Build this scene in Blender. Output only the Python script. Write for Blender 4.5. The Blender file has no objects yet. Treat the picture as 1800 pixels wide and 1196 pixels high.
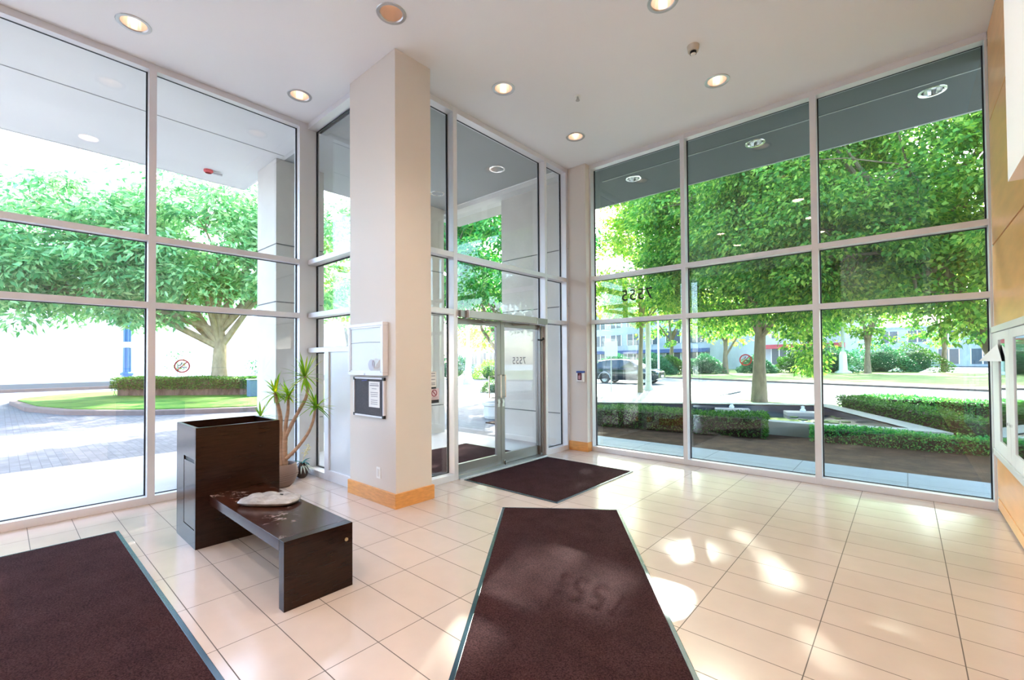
import bpy, bmesh, math, random
import numpy as np
from mathutils import Vector, Matrix, Euler
random.seed(7)
C = bpy.context.scene.collection
PI = math.pi
def rad(a): return math.radians(a)

# ------------------------------------------------------------------ materials
def newmat(name):
    m = bpy.data.materials.new(name); m.use_nodes = True
    nt = m.node_tree
    b = nt.nodes['Principled BSDF']
    return m, nt, b
def node(nt, t, **kw):
    n = nt.nodes.new(t)
    for k, v in kw.items(): setattr(n, k, v)
    return n
def pm(name, col, rough=.5, metal=0., spec=.5, coat=0., noise=0., nscale=20., bump=0., bscale=60., stretch=None, emit=None, es=1.):
    m, nt, b = newmat(name)
    b.inputs['Base Color'].default_value = (*col, 1)
    b.inputs['Roughness'].default_value = rough
    b.inputs['Metallic'].default_value = metal
    b.inputs['Specular IOR Level'].default_value = spec
    b.inputs['Coat Weight'].default_value = coat
    if emit:
        b.inputs['Emission Color'].default_value = (*emit, 1); b.inputs['Emission Strength'].default_value = es
    if noise or bump:
        tc = node(nt, 'ShaderNodeTexCoord'); mp = node(nt, 'ShaderNodeMapping')
        nt.links.new(tc.outputs['Object'], mp.inputs['Vector'])
        if stretch: mp.inputs['Scale'].default_value = stretch
    if noise:
        n = node(nt, 'ShaderNodeTexNoise'); n.inputs['Scale'].default_value = nscale; n.inputs['Detail'].default_value = 5
        nt.links.new(mp.outputs['Vector'], n.inputs['Vector'])
        r = node(nt, 'ShaderNodeMapRange'); r.inputs['From Min'].default_value = .3; r.inputs['From Max'].default_value = .7
        r.inputs['To Min'].default_value = 1-noise; r.inputs['To Max'].default_value = 1+noise
        nt.links.new(n.outputs['Fac'], r.inputs['Value'])
        mx = node(nt, 'ShaderNodeMix', data_type='RGBA', blend_type='MULTIPLY'); mx.inputs['Factor'].default_value = 1
        mx.inputs['A'].default_value = (*col, 1)
        nt.links.new(r.outputs['Result'], mx.inputs['B']); nt.links.new(mx.outputs['Result'], b.inputs['Base Color'])
    if bump:
        n2 = node(nt, 'ShaderNodeTexNoise'); n2.inputs['Scale'].default_value = bscale; n2.inputs['Detail'].default_value = 3
        nt.links.new(mp.outputs['Vector'], n2.inputs['Vector'])
        bp = node(nt, 'ShaderNodeBump'); bp.inputs['Strength'].default_value = bump; bp.inputs['Distance'].default_value = .01
        nt.links.new(n2.outputs['Fac'], bp.inputs['Height']); nt.links.new(bp.outputs['Normal'], b.inputs['Normal'])
    return m

def glass_mat(name, tint, refl=1.0):
    m = bpy.data.materials.new(name); m.use_nodes = True; nt = m.node_tree
    nt.nodes.clear()
    out = node(nt, 'ShaderNodeOutputMaterial'); mix = node(nt, 'ShaderNodeMixShader')
    tr = node(nt, 'ShaderNodeBsdfTransparent'); tr.inputs['Color'].default_value = (*tint, 1)
    gl = node(nt, 'ShaderNodeBsdfGlossy'); gl.inputs['Roughness'].default_value = 0.0; gl.inputs['Color'].default_value = (1, 1, 1, 1)
    ge = node(nt, 'ShaderNodeNewGeometry'); dt = node(nt, 'ShaderNodeVectorMath', operation='DOT_PRODUCT')
    nt.links.new(ge.outputs['Incoming'], dt.inputs[0]); nt.links.new(ge.outputs['Normal'], dt.inputs[1])
    ab = node(nt, 'ShaderNodeMath', operation='ABSOLUTE'); nt.links.new(dt.outputs['Value'], ab.inputs[0])
    om = node(nt, 'ShaderNodeMath', operation='SUBTRACT'); om.inputs[0].default_value = 1; nt.links.new(ab.outputs[0], om.inputs[1])
    pw = node(nt, 'ShaderNodeMath', operation='POWER'); nt.links.new(om.outputs[0], pw.inputs[0]); pw.inputs[1].default_value = 5
    ma = node(nt, 'ShaderNodeMath', operation='MULTIPLY_ADD'); nt.links.new(pw.outputs[0], ma.inputs[0])
    ma.inputs[1].default_value = .95*refl; ma.inputs[2].default_value = .042*refl
    nt.links.new(ma.outputs[0], mix.inputs['Fac']); nt.links.new(tr.outputs[0], mix.inputs[1]); nt.links.new(gl.outputs[0], mix.inputs[2])
    nt.links.new(mix.outputs[0], out.inputs['Surface'])
    return m

def leaf_mat(name, c1, c2, c3, trans=.45, rough=.5):
    """leaves: colour differs from leaf to leaf, light passes through the blade"""
    m = bpy.data.materials.new(name); m.use_nodes = True; nt = m.node_tree; nt.nodes.clear()
    out = node(nt, 'ShaderNodeOutputMaterial'); ge = node(nt, 'ShaderNodeNewGeometry')
    cr = node(nt, 'ShaderNodeValToRGB'); e = cr.color_ramp.elements
    e[0].position = 0; e[0].color = (*c1, 1); e[1].position = 1; e[1].color = (*c3, 1)
    k = e.new(.55); k.color = (*c2, 1)
    nt.links.new(ge.outputs['Random Per Island'], cr.inputs['Fac'])
    df = node(nt, 'ShaderNodeBsdfPrincipled'); df.inputs['Roughness'].default_value = rough
    df.inputs['Specular IOR Level'].default_value = .35
    tl = node(nt, 'ShaderNodeBsdfTranslucent'); mx = node(nt, 'ShaderNodeMixShader'); mx.inputs['Fac'].default_value = trans
    hs = node(nt, 'ShaderNodeHueSaturation'); hs.inputs['Hue'].default_value = .485; hs.inputs['Saturation'].default_value = 1.1; hs.inputs['Value'].default_value = 1.5
    nt.links.new(cr.outputs['Color'], df.inputs['Base Color']); nt.links.new(cr.outputs['Color'], hs.inputs['Color'])
    nt.links.new(hs.outputs['Color'], tl.inputs['Color'])
    nt.links.new(df.outputs[0], mx.inputs[1]); nt.links.new(tl.outputs[0], mx.inputs[2]); nt.links.new(mx.outputs[0], out.inputs['Surface'])
    return m

def grid_mat(name, col, line, sx, ox, sy, oy, w, rough, spec=.5, var=.04, bumpd=.0, stagger=False, axes='XY'):
    """rectangular tiles sx by sy with joints of width w, placed on lines ox + k*sx and oy + k*sy"""
    m, nt, b = newmat(name)
    tc = node(nt, 'ShaderNodeTexCoord'); sp = node(nt, 'ShaderNodeSeparateXYZ'); nt.links.new(tc.outputs['Object'], sp.inputs[0])
    def mth(op, a, bb=None):
        n = node(nt, 'ShaderNodeMath', operation=op)
        for i, v in enumerate((a, bb)):
            if v is None: continue
            if isinstance(v, (int, float)): n.inputs[i].default_value = v
            else: nt.links.new(v, n.inputs[i])
        return n.outputs[0]
    def axis(o, s, off, extra=None):
        u = mth('DIVIDE', mth('SUBTRACT', o, off), s)
        if extra is not None: u = mth('ADD', u, extra)
        fl = mth('FLOOR', u); fr = mth('SUBTRACT', u, fl)
        d = mth('MULTIPLY', mth('MINIMUM', fr, mth('SUBTRACT', 1, fr)), s)
        return fl, d
    fy, dy = axis(sp.outputs[axes[1]], sy, oy)
    ex = None
    if stagger: ex = mth('MULTIPLY', mth('MODULO', fy, 2), .5)
    fx, dx = axis(sp.outputs[axes[0]], sx, ox, ex)
    dmin = mth('MINIMUM', dx, dy)
    isl = mth('LESS_THAN', dmin, w/2)
    cb = node(nt, 'ShaderNodeCombineXYZ'); nt.links.new(fx, cb.inputs[0]); nt.links.new(fy, cb.inputs[1])
    wn = node(nt, 'ShaderNodeTexWhiteNoise', noise_dimensions='3D'); nt.links.new(cb.outputs[0], wn.inputs[0])
    mr = node(nt, 'ShaderNodeMapRange'); mr.inputs['To Min'].default_value = 1-var; mr.inputs['To Max'].default_value = 1+var
    nt.links.new(wn.outputs['Value'], mr.inputs['Value'])
    ns = node(nt, 'ShaderNodeTexNoise'); ns.inputs['Scale'].default_value = 6; ns.inputs['Detail'].default_value = 6
    nt.links.new(tc.outputs['Object'], ns.inputs['Vector'])
    mr2 = node(nt, 'ShaderNodeMapRange'); mr2.inputs['From Min'].default_value = .3; mr2.inputs['From Max'].default_value = .7
    mr2.inputs['To Min'].default_value = 1-var; mr2.inputs['To Max'].default_value = 1+var
    nt.links.new(ns.outputs['Fac'], mr2.inputs['Value'])
    v = mth('MULTIPLY', mr.outputs['Result'], mr2.outputs['Result'])
    mx = node(nt, 'ShaderNodeMix', data_type='RGBA', blend_type='MULTIPLY'); mx.inputs['Factor'].default_value = 1
    mx.inputs['A'].default_value = (*col, 1); nt.links.new(v, mx.inputs['B'])
    m2 = node(nt, 'ShaderNodeMix', data_type='RGBA'); nt.links.new(isl, m2.inputs['Factor'])
    nt.links.new(mx.outputs['Result'], m2.inputs['A']); m2.inputs['B'].default_value = (*line, 1)
    nt.links.new(m2.outputs['Result'], b.inputs['Base Color'])
    rg = node(nt, 'ShaderNodeMapRange'); rg.inputs['To Min'].default_value = rough; rg.inputs['To Max'].default_value = .8
    nt.links.new(isl, rg.inputs['Value']); nt.links.new(rg.outputs['Result'], b.inputs['Roughness'])
    b.inputs['Specular IOR Level'].default_value = spec
    bp = node(nt, 'ShaderNodeBump'); bp.inputs['Strength'].default_value = .6; bp.inputs['Distance'].default_value = .002+bumpd
    inv = mth('SUBTRACT', 1, isl); nt.links.new(inv, bp.inputs['Height']); nt.links.new(bp.outputs['Normal'], b.inputs['Normal'])
    return m

def carpet_mat(name, c1, c2):
    m, nt, b = newmat(name)
    tc = node(nt, 'ShaderNodeTexCoord')
    n = node(nt, 'ShaderNodeTexNoise'); n.inputs['Scale'].default_value = 110; n.inputs['Detail'].default_value = 4; n.inputs['Roughness'].default_value = .8
    n3 = node(nt, 'ShaderNodeTexNoise'); n3.inputs['Scale'].default_value = 5; n3.inputs['Detail'].default_value = 4
    vo = node(nt, 'ShaderNodeTexVoronoi'); vo.inputs['Scale'].default_value = 150
    for x in (n, n3, vo): nt.links.new(tc.outputs['Object'], x.inputs['Vector'])
    cr = node(nt, 'ShaderNodeValToRGB'); cr.color_ramp.elements[0].position = .35; cr.color_ramp.elements[0].color = (*c1, 1)
    cr.color_ramp.elements[1].position = .65; cr.color_ramp.elements[1].color = (*c2, 1)
    nt.links.new(n.outputs['Fac'], cr.inputs['Fac'])
    mr = node(nt, 'ShaderNodeMapRange'); mr.inputs['From Min'].default_value = .3; mr.inputs['From Max'].default_value = .7; mr.inputs['To Min'].default_value = .82; mr.inputs['To Max'].default_value = 1.15
    nt.links.new(n3.outputs['Fac'], mr.inputs['Value'])
    mx = node(nt, 'ShaderNodeMix', data_type='RGBA', blend_type='MULTIPLY'); mx.inputs['Factor'].default_value = 1
    nt.links.new(cr.outputs['Color'], mx.inputs['A']); nt.links.new(mr.outputs['Result'], mx.inputs['B'])
    nt.links.new(mx.outputs['Result'], b.inputs['Base Color'])
    b.inputs['Roughness'].default_value = 1; b.inputs['Specular IOR Level'].default_value = .04
    bp = node(nt, 'ShaderNodeBump'); bp.inputs['Strength'].default_value = .7; bp.inputs['Distance'].default_value = .004
    nt.links.new(vo.outputs['Distance'], bp.inputs['Height']); nt.links.new(bp.outputs['Normal'], b.inputs['Normal'])
    return m

def ground_mix(name, c1, c2, scale, rough=.9, c3=None, detail=6, bump=.3):
    m, nt, b = newmat(name)
    tc = node(nt, 'ShaderNodeTexCoord')
    n = node(nt, 'ShaderNodeTexNoise'); n.inputs['Scale'].default_value = scale; n.inputs['Detail'].default_value = detail; n.inputs['Roughness'].default_value = .65
    nt.links.new(tc.outputs['Object'], n.inputs['Vector'])
    cr = node(nt, 'ShaderNodeValToRGB'); e = cr.color_ramp.elements
    e[0].position = .32; e[0].color = (*c1, 1); e[1].position = .68; e[1].color = (*c2, 1)
    if c3: k = e.new(.5); k.color = (*c3, 1)
    nt.links.new(n.outputs['Fac'], cr.inputs['Fac']); nt.links.new(cr.outputs['Color'], b.inputs['Base Color'])
    b.inputs['Roughness'].default_value = rough; b.inputs['Specular IOR Level'].default_value = .2
    n2 = node(nt, 'ShaderNodeTexNoise'); n2.inputs['Scale'].default_value = scale*6; nt.links.new(tc.outputs['Object'], n2.inputs['Vector'])
    bp = node(nt, 'ShaderNodeBump'); bp.inputs['Strength'].default_value = bump; bp.inputs['Distance'].default_value = .03
    nt.links.new(n2.outputs['Fac'], bp.inputs['Height']); nt.links.new(bp.outputs['Normal'], b.inputs['Normal'])
    return m

M = {}
M['tile'] = grid_mat('floor_tile', (.60, .50, .445), (.12, .095, .085), .6012, -3.4035, .3007, .7805, .0052, .16, .5, .025)
M['ceil'] = pm('ceiling_paint', (.90, .90, .93), .55, spec=.4)
M['wall'] = pm('wall_paint', (.70, .64, .59), .6, bump=.05, bscale=150)
M['white'] = pm('white_paint', (.85, .85, .84), .5)
M['frame'] = pm('window_aluminium', (.75, .745, .78), .38, metal=.2)
M['frame_dark'] = pm('door_aluminium', (.27, .26, .25), .38, metal=.5)
M['gasket'] = pm('black_gasket', (.01, .012, .018), .6)
M['oak'] = pm('honey_wood', (.68, .31, .085), .35, noise=.12, nscale=4, stretch=(3, 3, 14))
M['maple'] = pm('maple_veneer', (.95, .49, .20), .3, noise=.07, nscale=2.2, stretch=(8, 1, 5))
M['seam'] = pm('panel_shadow_gap', (.04, .02, .012), .8)
M['espresso'] = pm('espresso_wood', (.018, .007, .0045), .2, spec=.28, noise=.25, nscale=4, stretch=(2, 2, 20))
M['espresso_in'] = pm('espresso_inside', (.012, .007, .006), .6)
M['carpet'] = carpet_mat('brown_carpet', (.012, .005, .006), (.066, .031, .034))
M['rubber'] = pm('rubber_edging', (.02, .05, .075), .25)  # blue sky reflection put into the rubber's base colour
M['glass_w'] = glass_mat('clear_glass', (.97, .985, .985))
M['glass_n'] = glass_mat('tinted_glass', (.76, .83, .81), 1.2)
M['glass_case'] = glass_mat('case_glass', (.97, .98, .98), 1.0)
M['glass_dark'] = pm('mirror_glass', (.62, .68, .68), .03, metal=1.0)
M['chrome'] = pm('chrome', (.75, .75, .76), .12, metal=1)
M['steel'] = pm('brushed_steel', (.55, .55, .56), .35, metal=.9)
M['reflector'] = pm('lamp_reflector', (.84, .66, .55), .3, metal=.3)  # warm lamp glow put into the peach base colour
M['bulb'] = pm('lamp_glow', (1, .8, .6), .5, emit=(1, .76, .55), es=.3)
M['concrete'] = pm('pale_concrete', (.60, .58, .55), .85, noise=.07, nscale=1.5, bump=.15, bscale=12)
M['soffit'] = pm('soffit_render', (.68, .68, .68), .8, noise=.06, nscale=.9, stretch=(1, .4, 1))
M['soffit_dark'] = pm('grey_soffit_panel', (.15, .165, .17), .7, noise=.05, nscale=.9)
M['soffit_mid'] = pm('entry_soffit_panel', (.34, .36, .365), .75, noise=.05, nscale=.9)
M['joint'] = pm('concrete_joint', (.16, .16, .16), .9)
M['plaza'] = grid_mat('plaza_pavers', (.13, .128, .135), (.095, .093, .10), .22, 0, .11, 0, .008, .75, .3, .14, stagger=True)
M['walk'] = grid_mat('walk_slabs', (.29, .33, .37), (.16, .18, .2), 1.2, 0, .65, 6.8, .012, .7, .3, .05)  # blue cast of the skylight put into the slab colour
M['slab'] = pm('sidewalk_concrete', (.27, .265, .26), .9, noise=.1, nscale=2)
M['entry_slab'] = pm('entry_concrete', (.42, .415, .41), .85, noise=.05, nscale=2)
M['asphalt'] = pm('asphalt', (.10, .104, .115), .9, noise=.15, nscale=3)
M['road_pale'] = pm('pale_road', (.42, .42, .42), .9, noise=.06, nscale=2)  # even pale tone with slight mottling
M['kerb'] = pm('kerb_concrete', (.16, .11, .095), .9, noise=.12, nscale=5)
M['lawn'] = ground_mix('lawn_grass', (.03, .10, .010), (.14, .22, .035), 1.3, c3=(.06, .17, .016))
M['verge'] = ground_mix('dry_verge_grass', (.13, .17, .04), (.33, .30, .12), .8, c3=(.2, .24, .07))
M['soil'] = ground_mix('bed_soil', (.03, .014, .007), (.11, .055, .03), 3, c3=(.06, .03, .016))
M['bark'] = pm('grey_brown_bark', (.23, .16, .11), .9, noise=.3, nscale=7, bump=.8, bscale=25, stretch=(1, 1, .35))
M['bark_pale'] = pm('pale_bark', (.32, .25, .16), .9, noise=.3, nscale=6, bump=.6, bscale=25, stretch=(1, 1, .5))
M['leafW'] = leaf_mat('soft_green_leaves', (.055, .22, .08), (.21, .47, .20), (.46, .62, .32), .4)
M['leafN'] = leaf_mat('backlit_maple_leaves', (.03, .14, .03), (.14, .38, .07), (.50, .64, .14), .5)
M['leafE'] = leaf_mat('deep_green_leaves', (.02, .15, .04), (.07, .34, .10), (.24, .50, .11), .45)
M['leafY'] = leaf_mat('yellow_green_leaves', (.10, .32, .04), (.26, .46, .08), (.60, .58, .15), .5)
M['leafH'] = leaf_mat('boxwood_leaves', (.016, .07, .012), (.045, .16, .025), (.13, .28, .05), .3)
M['leafB'] = leaf_mat('blue_green_shrub', (.02, .10, .05), (.05, .20, .10), (.14, .30, .16), .3)
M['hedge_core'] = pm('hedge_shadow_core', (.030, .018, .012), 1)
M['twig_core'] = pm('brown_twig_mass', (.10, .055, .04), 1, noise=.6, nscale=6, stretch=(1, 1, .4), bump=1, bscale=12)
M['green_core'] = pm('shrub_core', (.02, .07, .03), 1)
M['twig'] = pm('hedge_twigs', (.14, .075, .05), .9)
M['water'] = pm('pond_water', (.006, .012, .018), .05, bump=.25, bscale=9)
M['pondwall'] = pm('pond_wall', (.20, .20, .19), .8, noise=.12, nscale=3)
M['coping'] = pm('pond_coping', (.42, .40, .36), .85, noise=.1, nscale=4)
M['blue'] = pm('blue_painted_steel', (.025, .11, .36), .4)
M['greypole'] = pm('pale_pole', (.55, .54, .50), .7)
M['black'] = pm('black_plastic', (.012, .012, .012), .4)
M['paper'] = pm('white_paper', (.87, .86, .85), .8)
M['ink'] = pm('grey_print', (.28, .28, .33), .8)
M['ink_dark'] = pm('dark_print', (.02, .02, .025), .6)
M['red'] = pm('sign_red', (.62, .07, .08), .5)
M['felt'] = pm('grey_felt', (.085, .085, .10), .95, noise=.15, nscale=80)
M['carpaint'] = pm('black_car_paint', (.016, .025, .035), .12, coat=.8)
M['carglass'] = pm('car_glass', (.02, .035, .05), .05, spec=.8)
M['tyre'] = pm('tyre', (.015, .015, .015), .8)
M['rim'] = pm('alloy_rim', (.45, .46, .48), .3, metal=.8)
M['lamp_clear'] = pm('headlamp', (.75, .78, .80), .15)
M['pot'] = pm('ribbed_clay_pot', (.23, .15, .115), .5)
M['cane'] = pm('dracaena_cane', (.42, .26, .17), .8, noise=.2, nscale=10, bump=.7, bscale=30, stretch=(.4, .4, 3))
M['dleaf'] = leaf_mat('dracaena_leaves', (.08, .24, .02), (.20, .40, .035), (.50, .50, .04), .35)
M['vase'] = pm('dark_vase', (.045, .025, .02), .2)
M['teal'] = leaf_mat('teal_leaves', (.01, .10, .10), (.03, .17, .17), (.16, .30, .28), .3)
M['petal'] = pm('cream_petals', (.80, .74, .50), .6)
M['bag'] = pm('plastic_mailer', (.36, .35, .36), .3, noise=.3, nscale=12, bump=.6, bscale=22, stretch=(1, 2.2, 1))
M['bldg_white'] = pm('white_stucco', (.82, .83, .85), .9)
M['bldg_pale'] = pm('pale_blue_stucco', (.30, .33, .37), .9, noise=.15, nscale=.4)
M['bldg_grey'] = pm('grey_cladding', (.36, .38, .42), .8, noise=.08, nscale=.6)
M['bldg_blue'] = pm('blue_grey_cladding', (.20, .26, .34), .7)
M['bldg_win'] = pm('building_window', (.05, .07, .09), .1)
M['awning'] = pm('navy_awning', (.03, .06, .14), .7)
M['awning_red'] = pm('red_awning', (.45, .05, .05), .7)
M['orange'] = pm('orange_sign', (.85, .35, .05), .6)
M['led'] = pm('reader_window', (.10, .012, .025), .2)
M['bluecap'] = pm('blue_cap', (.03, .07, .32), .4)
M['brass'] = pm('brass_cap', (.5, .4, .25), .4, metal=.7)
M['backwall'] = pm('back_wall_paint', (.45, .42, .39), .6)

def wood_scuffed():
    """bench top: dark wood with pale scuff marks"""
    m, nt, b = newmat('scuffed_espresso')
    tc = node(nt, 'ShaderNodeTexCoord')
    n = node(nt, 'ShaderNodeTexNoise'); n.inputs['Scale'].default_value = 17; n.inputs['Detail'].default_value = 8; n.inputs['Roughness'].default_value = .7
    n2 = node(nt, 'ShaderNodeTexNoise'); n2.inputs['Scale'].default_value = 2.6
    nt.links.new(tc.outputs['Object'], n.inputs['Vector']); nt.links.new(tc.outputs['Object'], n2.inputs['Vector'])
    mu = node(nt, 'ShaderNodeMath', operation='MULTIPLY'); nt.links.new(n.outputs['Fac'], mu.inputs[0]); nt.links.new(n2.outputs['Fac'], mu.inputs[1])
    cr = node(nt, 'ShaderNodeValToRGB'); e = cr.color_ramp.elements
    e[0].position = .285; e[0].color = (.04, .012, .007, 1); e[1].position = .36; e[1].color = (.26, .22, .22, 1); k = e.new(.305); k.color = (.06, .03, .025, 1)
    ge = node(nt, 'ShaderNodeNewGeometry'); sp = node(nt, 'ShaderNodeSeparateXYZ'); nt.links.new(ge.outputs['Normal'], sp.inputs[0])
    m3 = node(nt, 'ShaderNodeMath', operation='MULTIPLY', use_clamp=True); nt.links.new(mu.outputs[0], m3.inputs[0]); nt.links.new(sp.outputs['Z'], m3.inputs[1])
    nt.links.new(m3.outputs[0], cr.inputs['Fac']); nt.links.new(cr.outputs['Color'], b.inputs['Base Color'])
    b.inputs['Roughness'].default_value = .2; b.inputs['Specular IOR Level'].default_value = .35
    return m
M['bench_top'] = wood_scuffed()

# ------------------------------------------------------------------ geometry helpers
def box(bm, x0, x1, y0, y1, z0, z1):
    v = [bm.verts.new(p) for p in ((x0,y0,z0),(x1,y0,z0),(x1,y1,z0),(x0,y1,z0),(x0,y0,z1),(x1,y0,z1),(x1,y1,z1),(x0,y1,z1))]
    for f in ((0,3,2,1),(4,5,6,7),(0,1,5,4),(1,2,6,5),(2,3,7,6),(3,0,4,7)): bm.faces.new([v[i] for i in f])
    return v
def prism(bm, pts, z0, z1):
    """vertical prism over a plan polygon (counter-clockwise)"""
    a = [bm.verts.new((x, y, z0)) for x, y in pts]; c = [bm.verts.new((x, y, z1)) for x, y in pts]; n = len(pts)
    bm.faces.new(a[::-1]); bm.faces.new(c)
    for i in range(n): bm.faces.new((a[i], a[(i+1) % n], c[(i+1) % n], c[i]))
def lathe(bm, prof, seg=24, cx=0, cy=0, wav=0, nw=0):
    """prof: list of (radius, z) from bottom to top"""
    rings = []
    for r, z in prof:
        ring = []
        for i in range(seg):
            a = 2*PI*i/seg; rr = r*(1+wav*math.cos(nw*a)) if r > 1e-6 else 0
            ring.append(bm.verts.new((cx+rr*math.cos(a), cy+rr*math.sin(a), z)))
        rings.append(ring)
    for k in range(len(rings)-1):
        for i in range(seg):
            j = (i+1) % seg
            bm.faces.new((rings[k][i], rings[k][j], rings[k+1][j], rings[k+1][i]))
    return rings
def cap(bm, ring, up=True): bm.faces.new(ring if up else ring[::-1])
def tube(bm, pts, radii, seg=8, close=True):
    pts = [Vector(p) for p in pts]; rings = []
    prev = None
    for i, p in enumerate(pts):
        d = (pts[min(i+1, len(pts)-1)]-pts[max(i-1, 0)]).normalized()
        if prev is None: a = d.orthogonal().normalized()
        else:
            a = prev-d*prev.dot(d)
            a = a.normalized() if a.length > 1e-6 else d.orthogonal().normalized()
        prev = a; b = d.cross(a); r = radii[i] if isinstance(radii, (list, tuple)) else radii
        rings.append([bm.verts.new(p+a*r*math.cos(2*PI*k/seg)+b*r*math.sin(2*PI*k/seg)) for k in range(seg)])
    for i in range(len(rings)-1):
        for k in range(seg):
            j = (k+1) % seg
            bm.faces.new((rings[i][k], rings[i][j], rings[i+1][j], rings[i+1][k]))
    if close:
        bm.faces.new(rings[0][::-1]); bm.faces.new(rings[-1])
def cyl(bm, p0, p1, r, seg=16, r1=None): tube(bm, [p0, p1], [r, r if r1 is None else r1], seg)
def sphere(bm, c, r, sub=2, s=(1, 1, 1)):
    g = bmesh.ops.create_icosphere(bm, subdivisions=sub, radius=1)
    for v in g['verts']: v.co = Vector((c[0]+v.co.x*r*s[0], c[1]+v.co.y*r*s[1], c[2]+v.co.z*r*s[2]))
def NB(): return bmesh.new()

ORG = {}
def thing(name, label=None, cat=None, loc=(0, 0, 0), rotz=0., group=None, kind=None):
    o = bpy.data.objects.new(name, None); C.objects.link(o); o.location = loc; o.rotation_euler = (0, 0, rotz); o.empty_display_size = .1
    ORG[o.name] = (Vector(loc), rotz)
    tag(o, label, cat, group, kind); return o
def tag(o, label=None, cat=None, group=None, kind=None):
    if label: o['label'] = label
    if cat: o['category'] = cat
    if group: o['group'] = group
    if kind: o['kind'] = kind
    return o
def mesh_obj(name, bm, mat, smooth=False, bevel=0., recalc=True):
    if recalc: bmesh.ops.recalc_face_normals(bm, faces=bm.faces[:])
    me = bpy.data.meshes.new(name); bm.to_mesh(me); bm.free()
    for m in (mat if isinstance(mat, (list, tuple)) else [mat]): me.materials.append(m)
    if smooth: me.polygons.foreach_set('use_smooth', [True]*len(me.polygons))
    o = bpy.data.objects.new(name, me); C.objects.link(o)
    if bevel:
        b = o.modifiers.new('bevel', 'BEVEL'); b.width = bevel; b.segments = 2; b.limit_method = 'ANGLE'; b.angle_limit = rad(40)
    if smooth:
        try:
            e = o.modifiers.new('edges', 'EDGE_SPLIT'); e.split_angle = rad(38)
        except Exception: pass
    return o
def part(parent, name, bm, mat, smooth=False, bevel=0., world=True, label=None):
    """a part under parent; shapes given in world coordinates unless world=False (then local to the root)"""
    loc, rz = ORG.get(parent.name, (Vector((0, 0, 0)), 0))
    if world:
        inv = Matrix.Rotation(-rz, 4, 'Z') @ Matrix.Translation(-loc)
        bm.transform(inv)
    o = mesh_obj(name, bm, mat, smooth, bevel); o.parent = parent
    ORG[o.name] = (loc, rz)
    if label: o['label'] = label
    return o
def solo(name, bm, mat, label=None, cat=None, group=None, kind=None, smooth=False, bevel=0., origin=None):
    if origin is not None: bm.transform(Matrix.Translation(-Vector(origin)))
    o = mesh_obj(name, bm, mat, smooth, bevel)
    if origin is not None: o.location = origin
    ORG[o.name] = (Vector(origin) if origin is not None else Vector((0, 0, 0)), 0)
    return tag(o, label, cat, group, kind)
def struct(name, bm, mat, smooth=False, bevel=0.): return solo(name, bm, mat, kind='structure', smooth=smooth, bevel=bevel)
def copy_tree(o, parent=None):
    c = o.copy(); C.objects.link(c)
    if parent is not None: c.parent = parent
    for ch in list(o.children): copy_tree(ch, c)
    return c
def plane_holes(x0, x1, y0, y1, z, holes, r=.115, pad=.2, seg=24):
    bm = NB()
    xs = sorted({x0, x1, *[h[0]-pad for h in holes], *[h[0]+pad for h in holes]}); ys = sorted({y0, y1, *[h[1]-pad for h in holes], *[h[1]+pad for h in holes]})
    xs = [x for x in xs if x0 <= x <= x1]; ys = [y for y in ys if y0 <= y <= y1]
    for a, b in zip(xs, xs[1:]):
        for c, d in zip(ys, ys[1:]):
            if b-a < 1e-6 or d-c < 1e-6: continue
            hh = [h for h in holes if a-1e-6 <= h[0] <= b+1e-6 and c-1e-6 <= h[1] <= d+1e-6 and abs((a+b)/2-h[0]) < 1e-3 and abs((c+d)/2-h[1]) < 1e-3]
            if not hh:
                bm.faces.new([bm.verts.new(p) for p in ((a, c, z), (a, d, z), (b, d, z), (b, c, z))]); continue
            h = hh[0]; inn = []; out = []
            for i in range(seg):
                t = 2*PI*i/seg; ct, st = math.cos(t), math.sin(t); k = pad/max(abs(ct), abs(st))
                inn.append(bm.verts.new((h[0]+r*ct, h[1]+r*st, z))); out.append(bm.verts.new((h[0]+k*ct, h[1]+k*st, z)))
            for i in range(seg):
                j = (i+1) % seg; bm.faces.new((inn[i], inn[j], out[j], out[i]))
    return bm

# ------------------------------------------------------------------ room constants (metres)
XW, XE, YN, H = -6.228, -4.379, 6.604, 4.862
XR = .69; YB = -5.4; YRET = 2.81
FD = .155                                   # depth of the window framing
LIT = [(-5.63, .84), (-5.63, 2.44), (-3.64, 2.44), (-3.64, 4.03), (-3.64, 5.62), (-1.64, 4.03), (-1.64, 5.62)]
REAR_FILL = [(-5.63, -.76), (-5.63, -2.36), (-3.64, .84), (-3.64, -.76), (-3.64, -2.36), (-1.64, 2.44), (-1.64, .84), (-1.64, -.76), (-1.64, -2.36)]  # unseen downlights, added as fill for the lobby
NLIT = [(-3.705, 7.65), (-1.69, 7.65), (.306, 7.65)]
ELIT = [(-5.28, 5.67), (-6.94, 5.71)]

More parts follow.
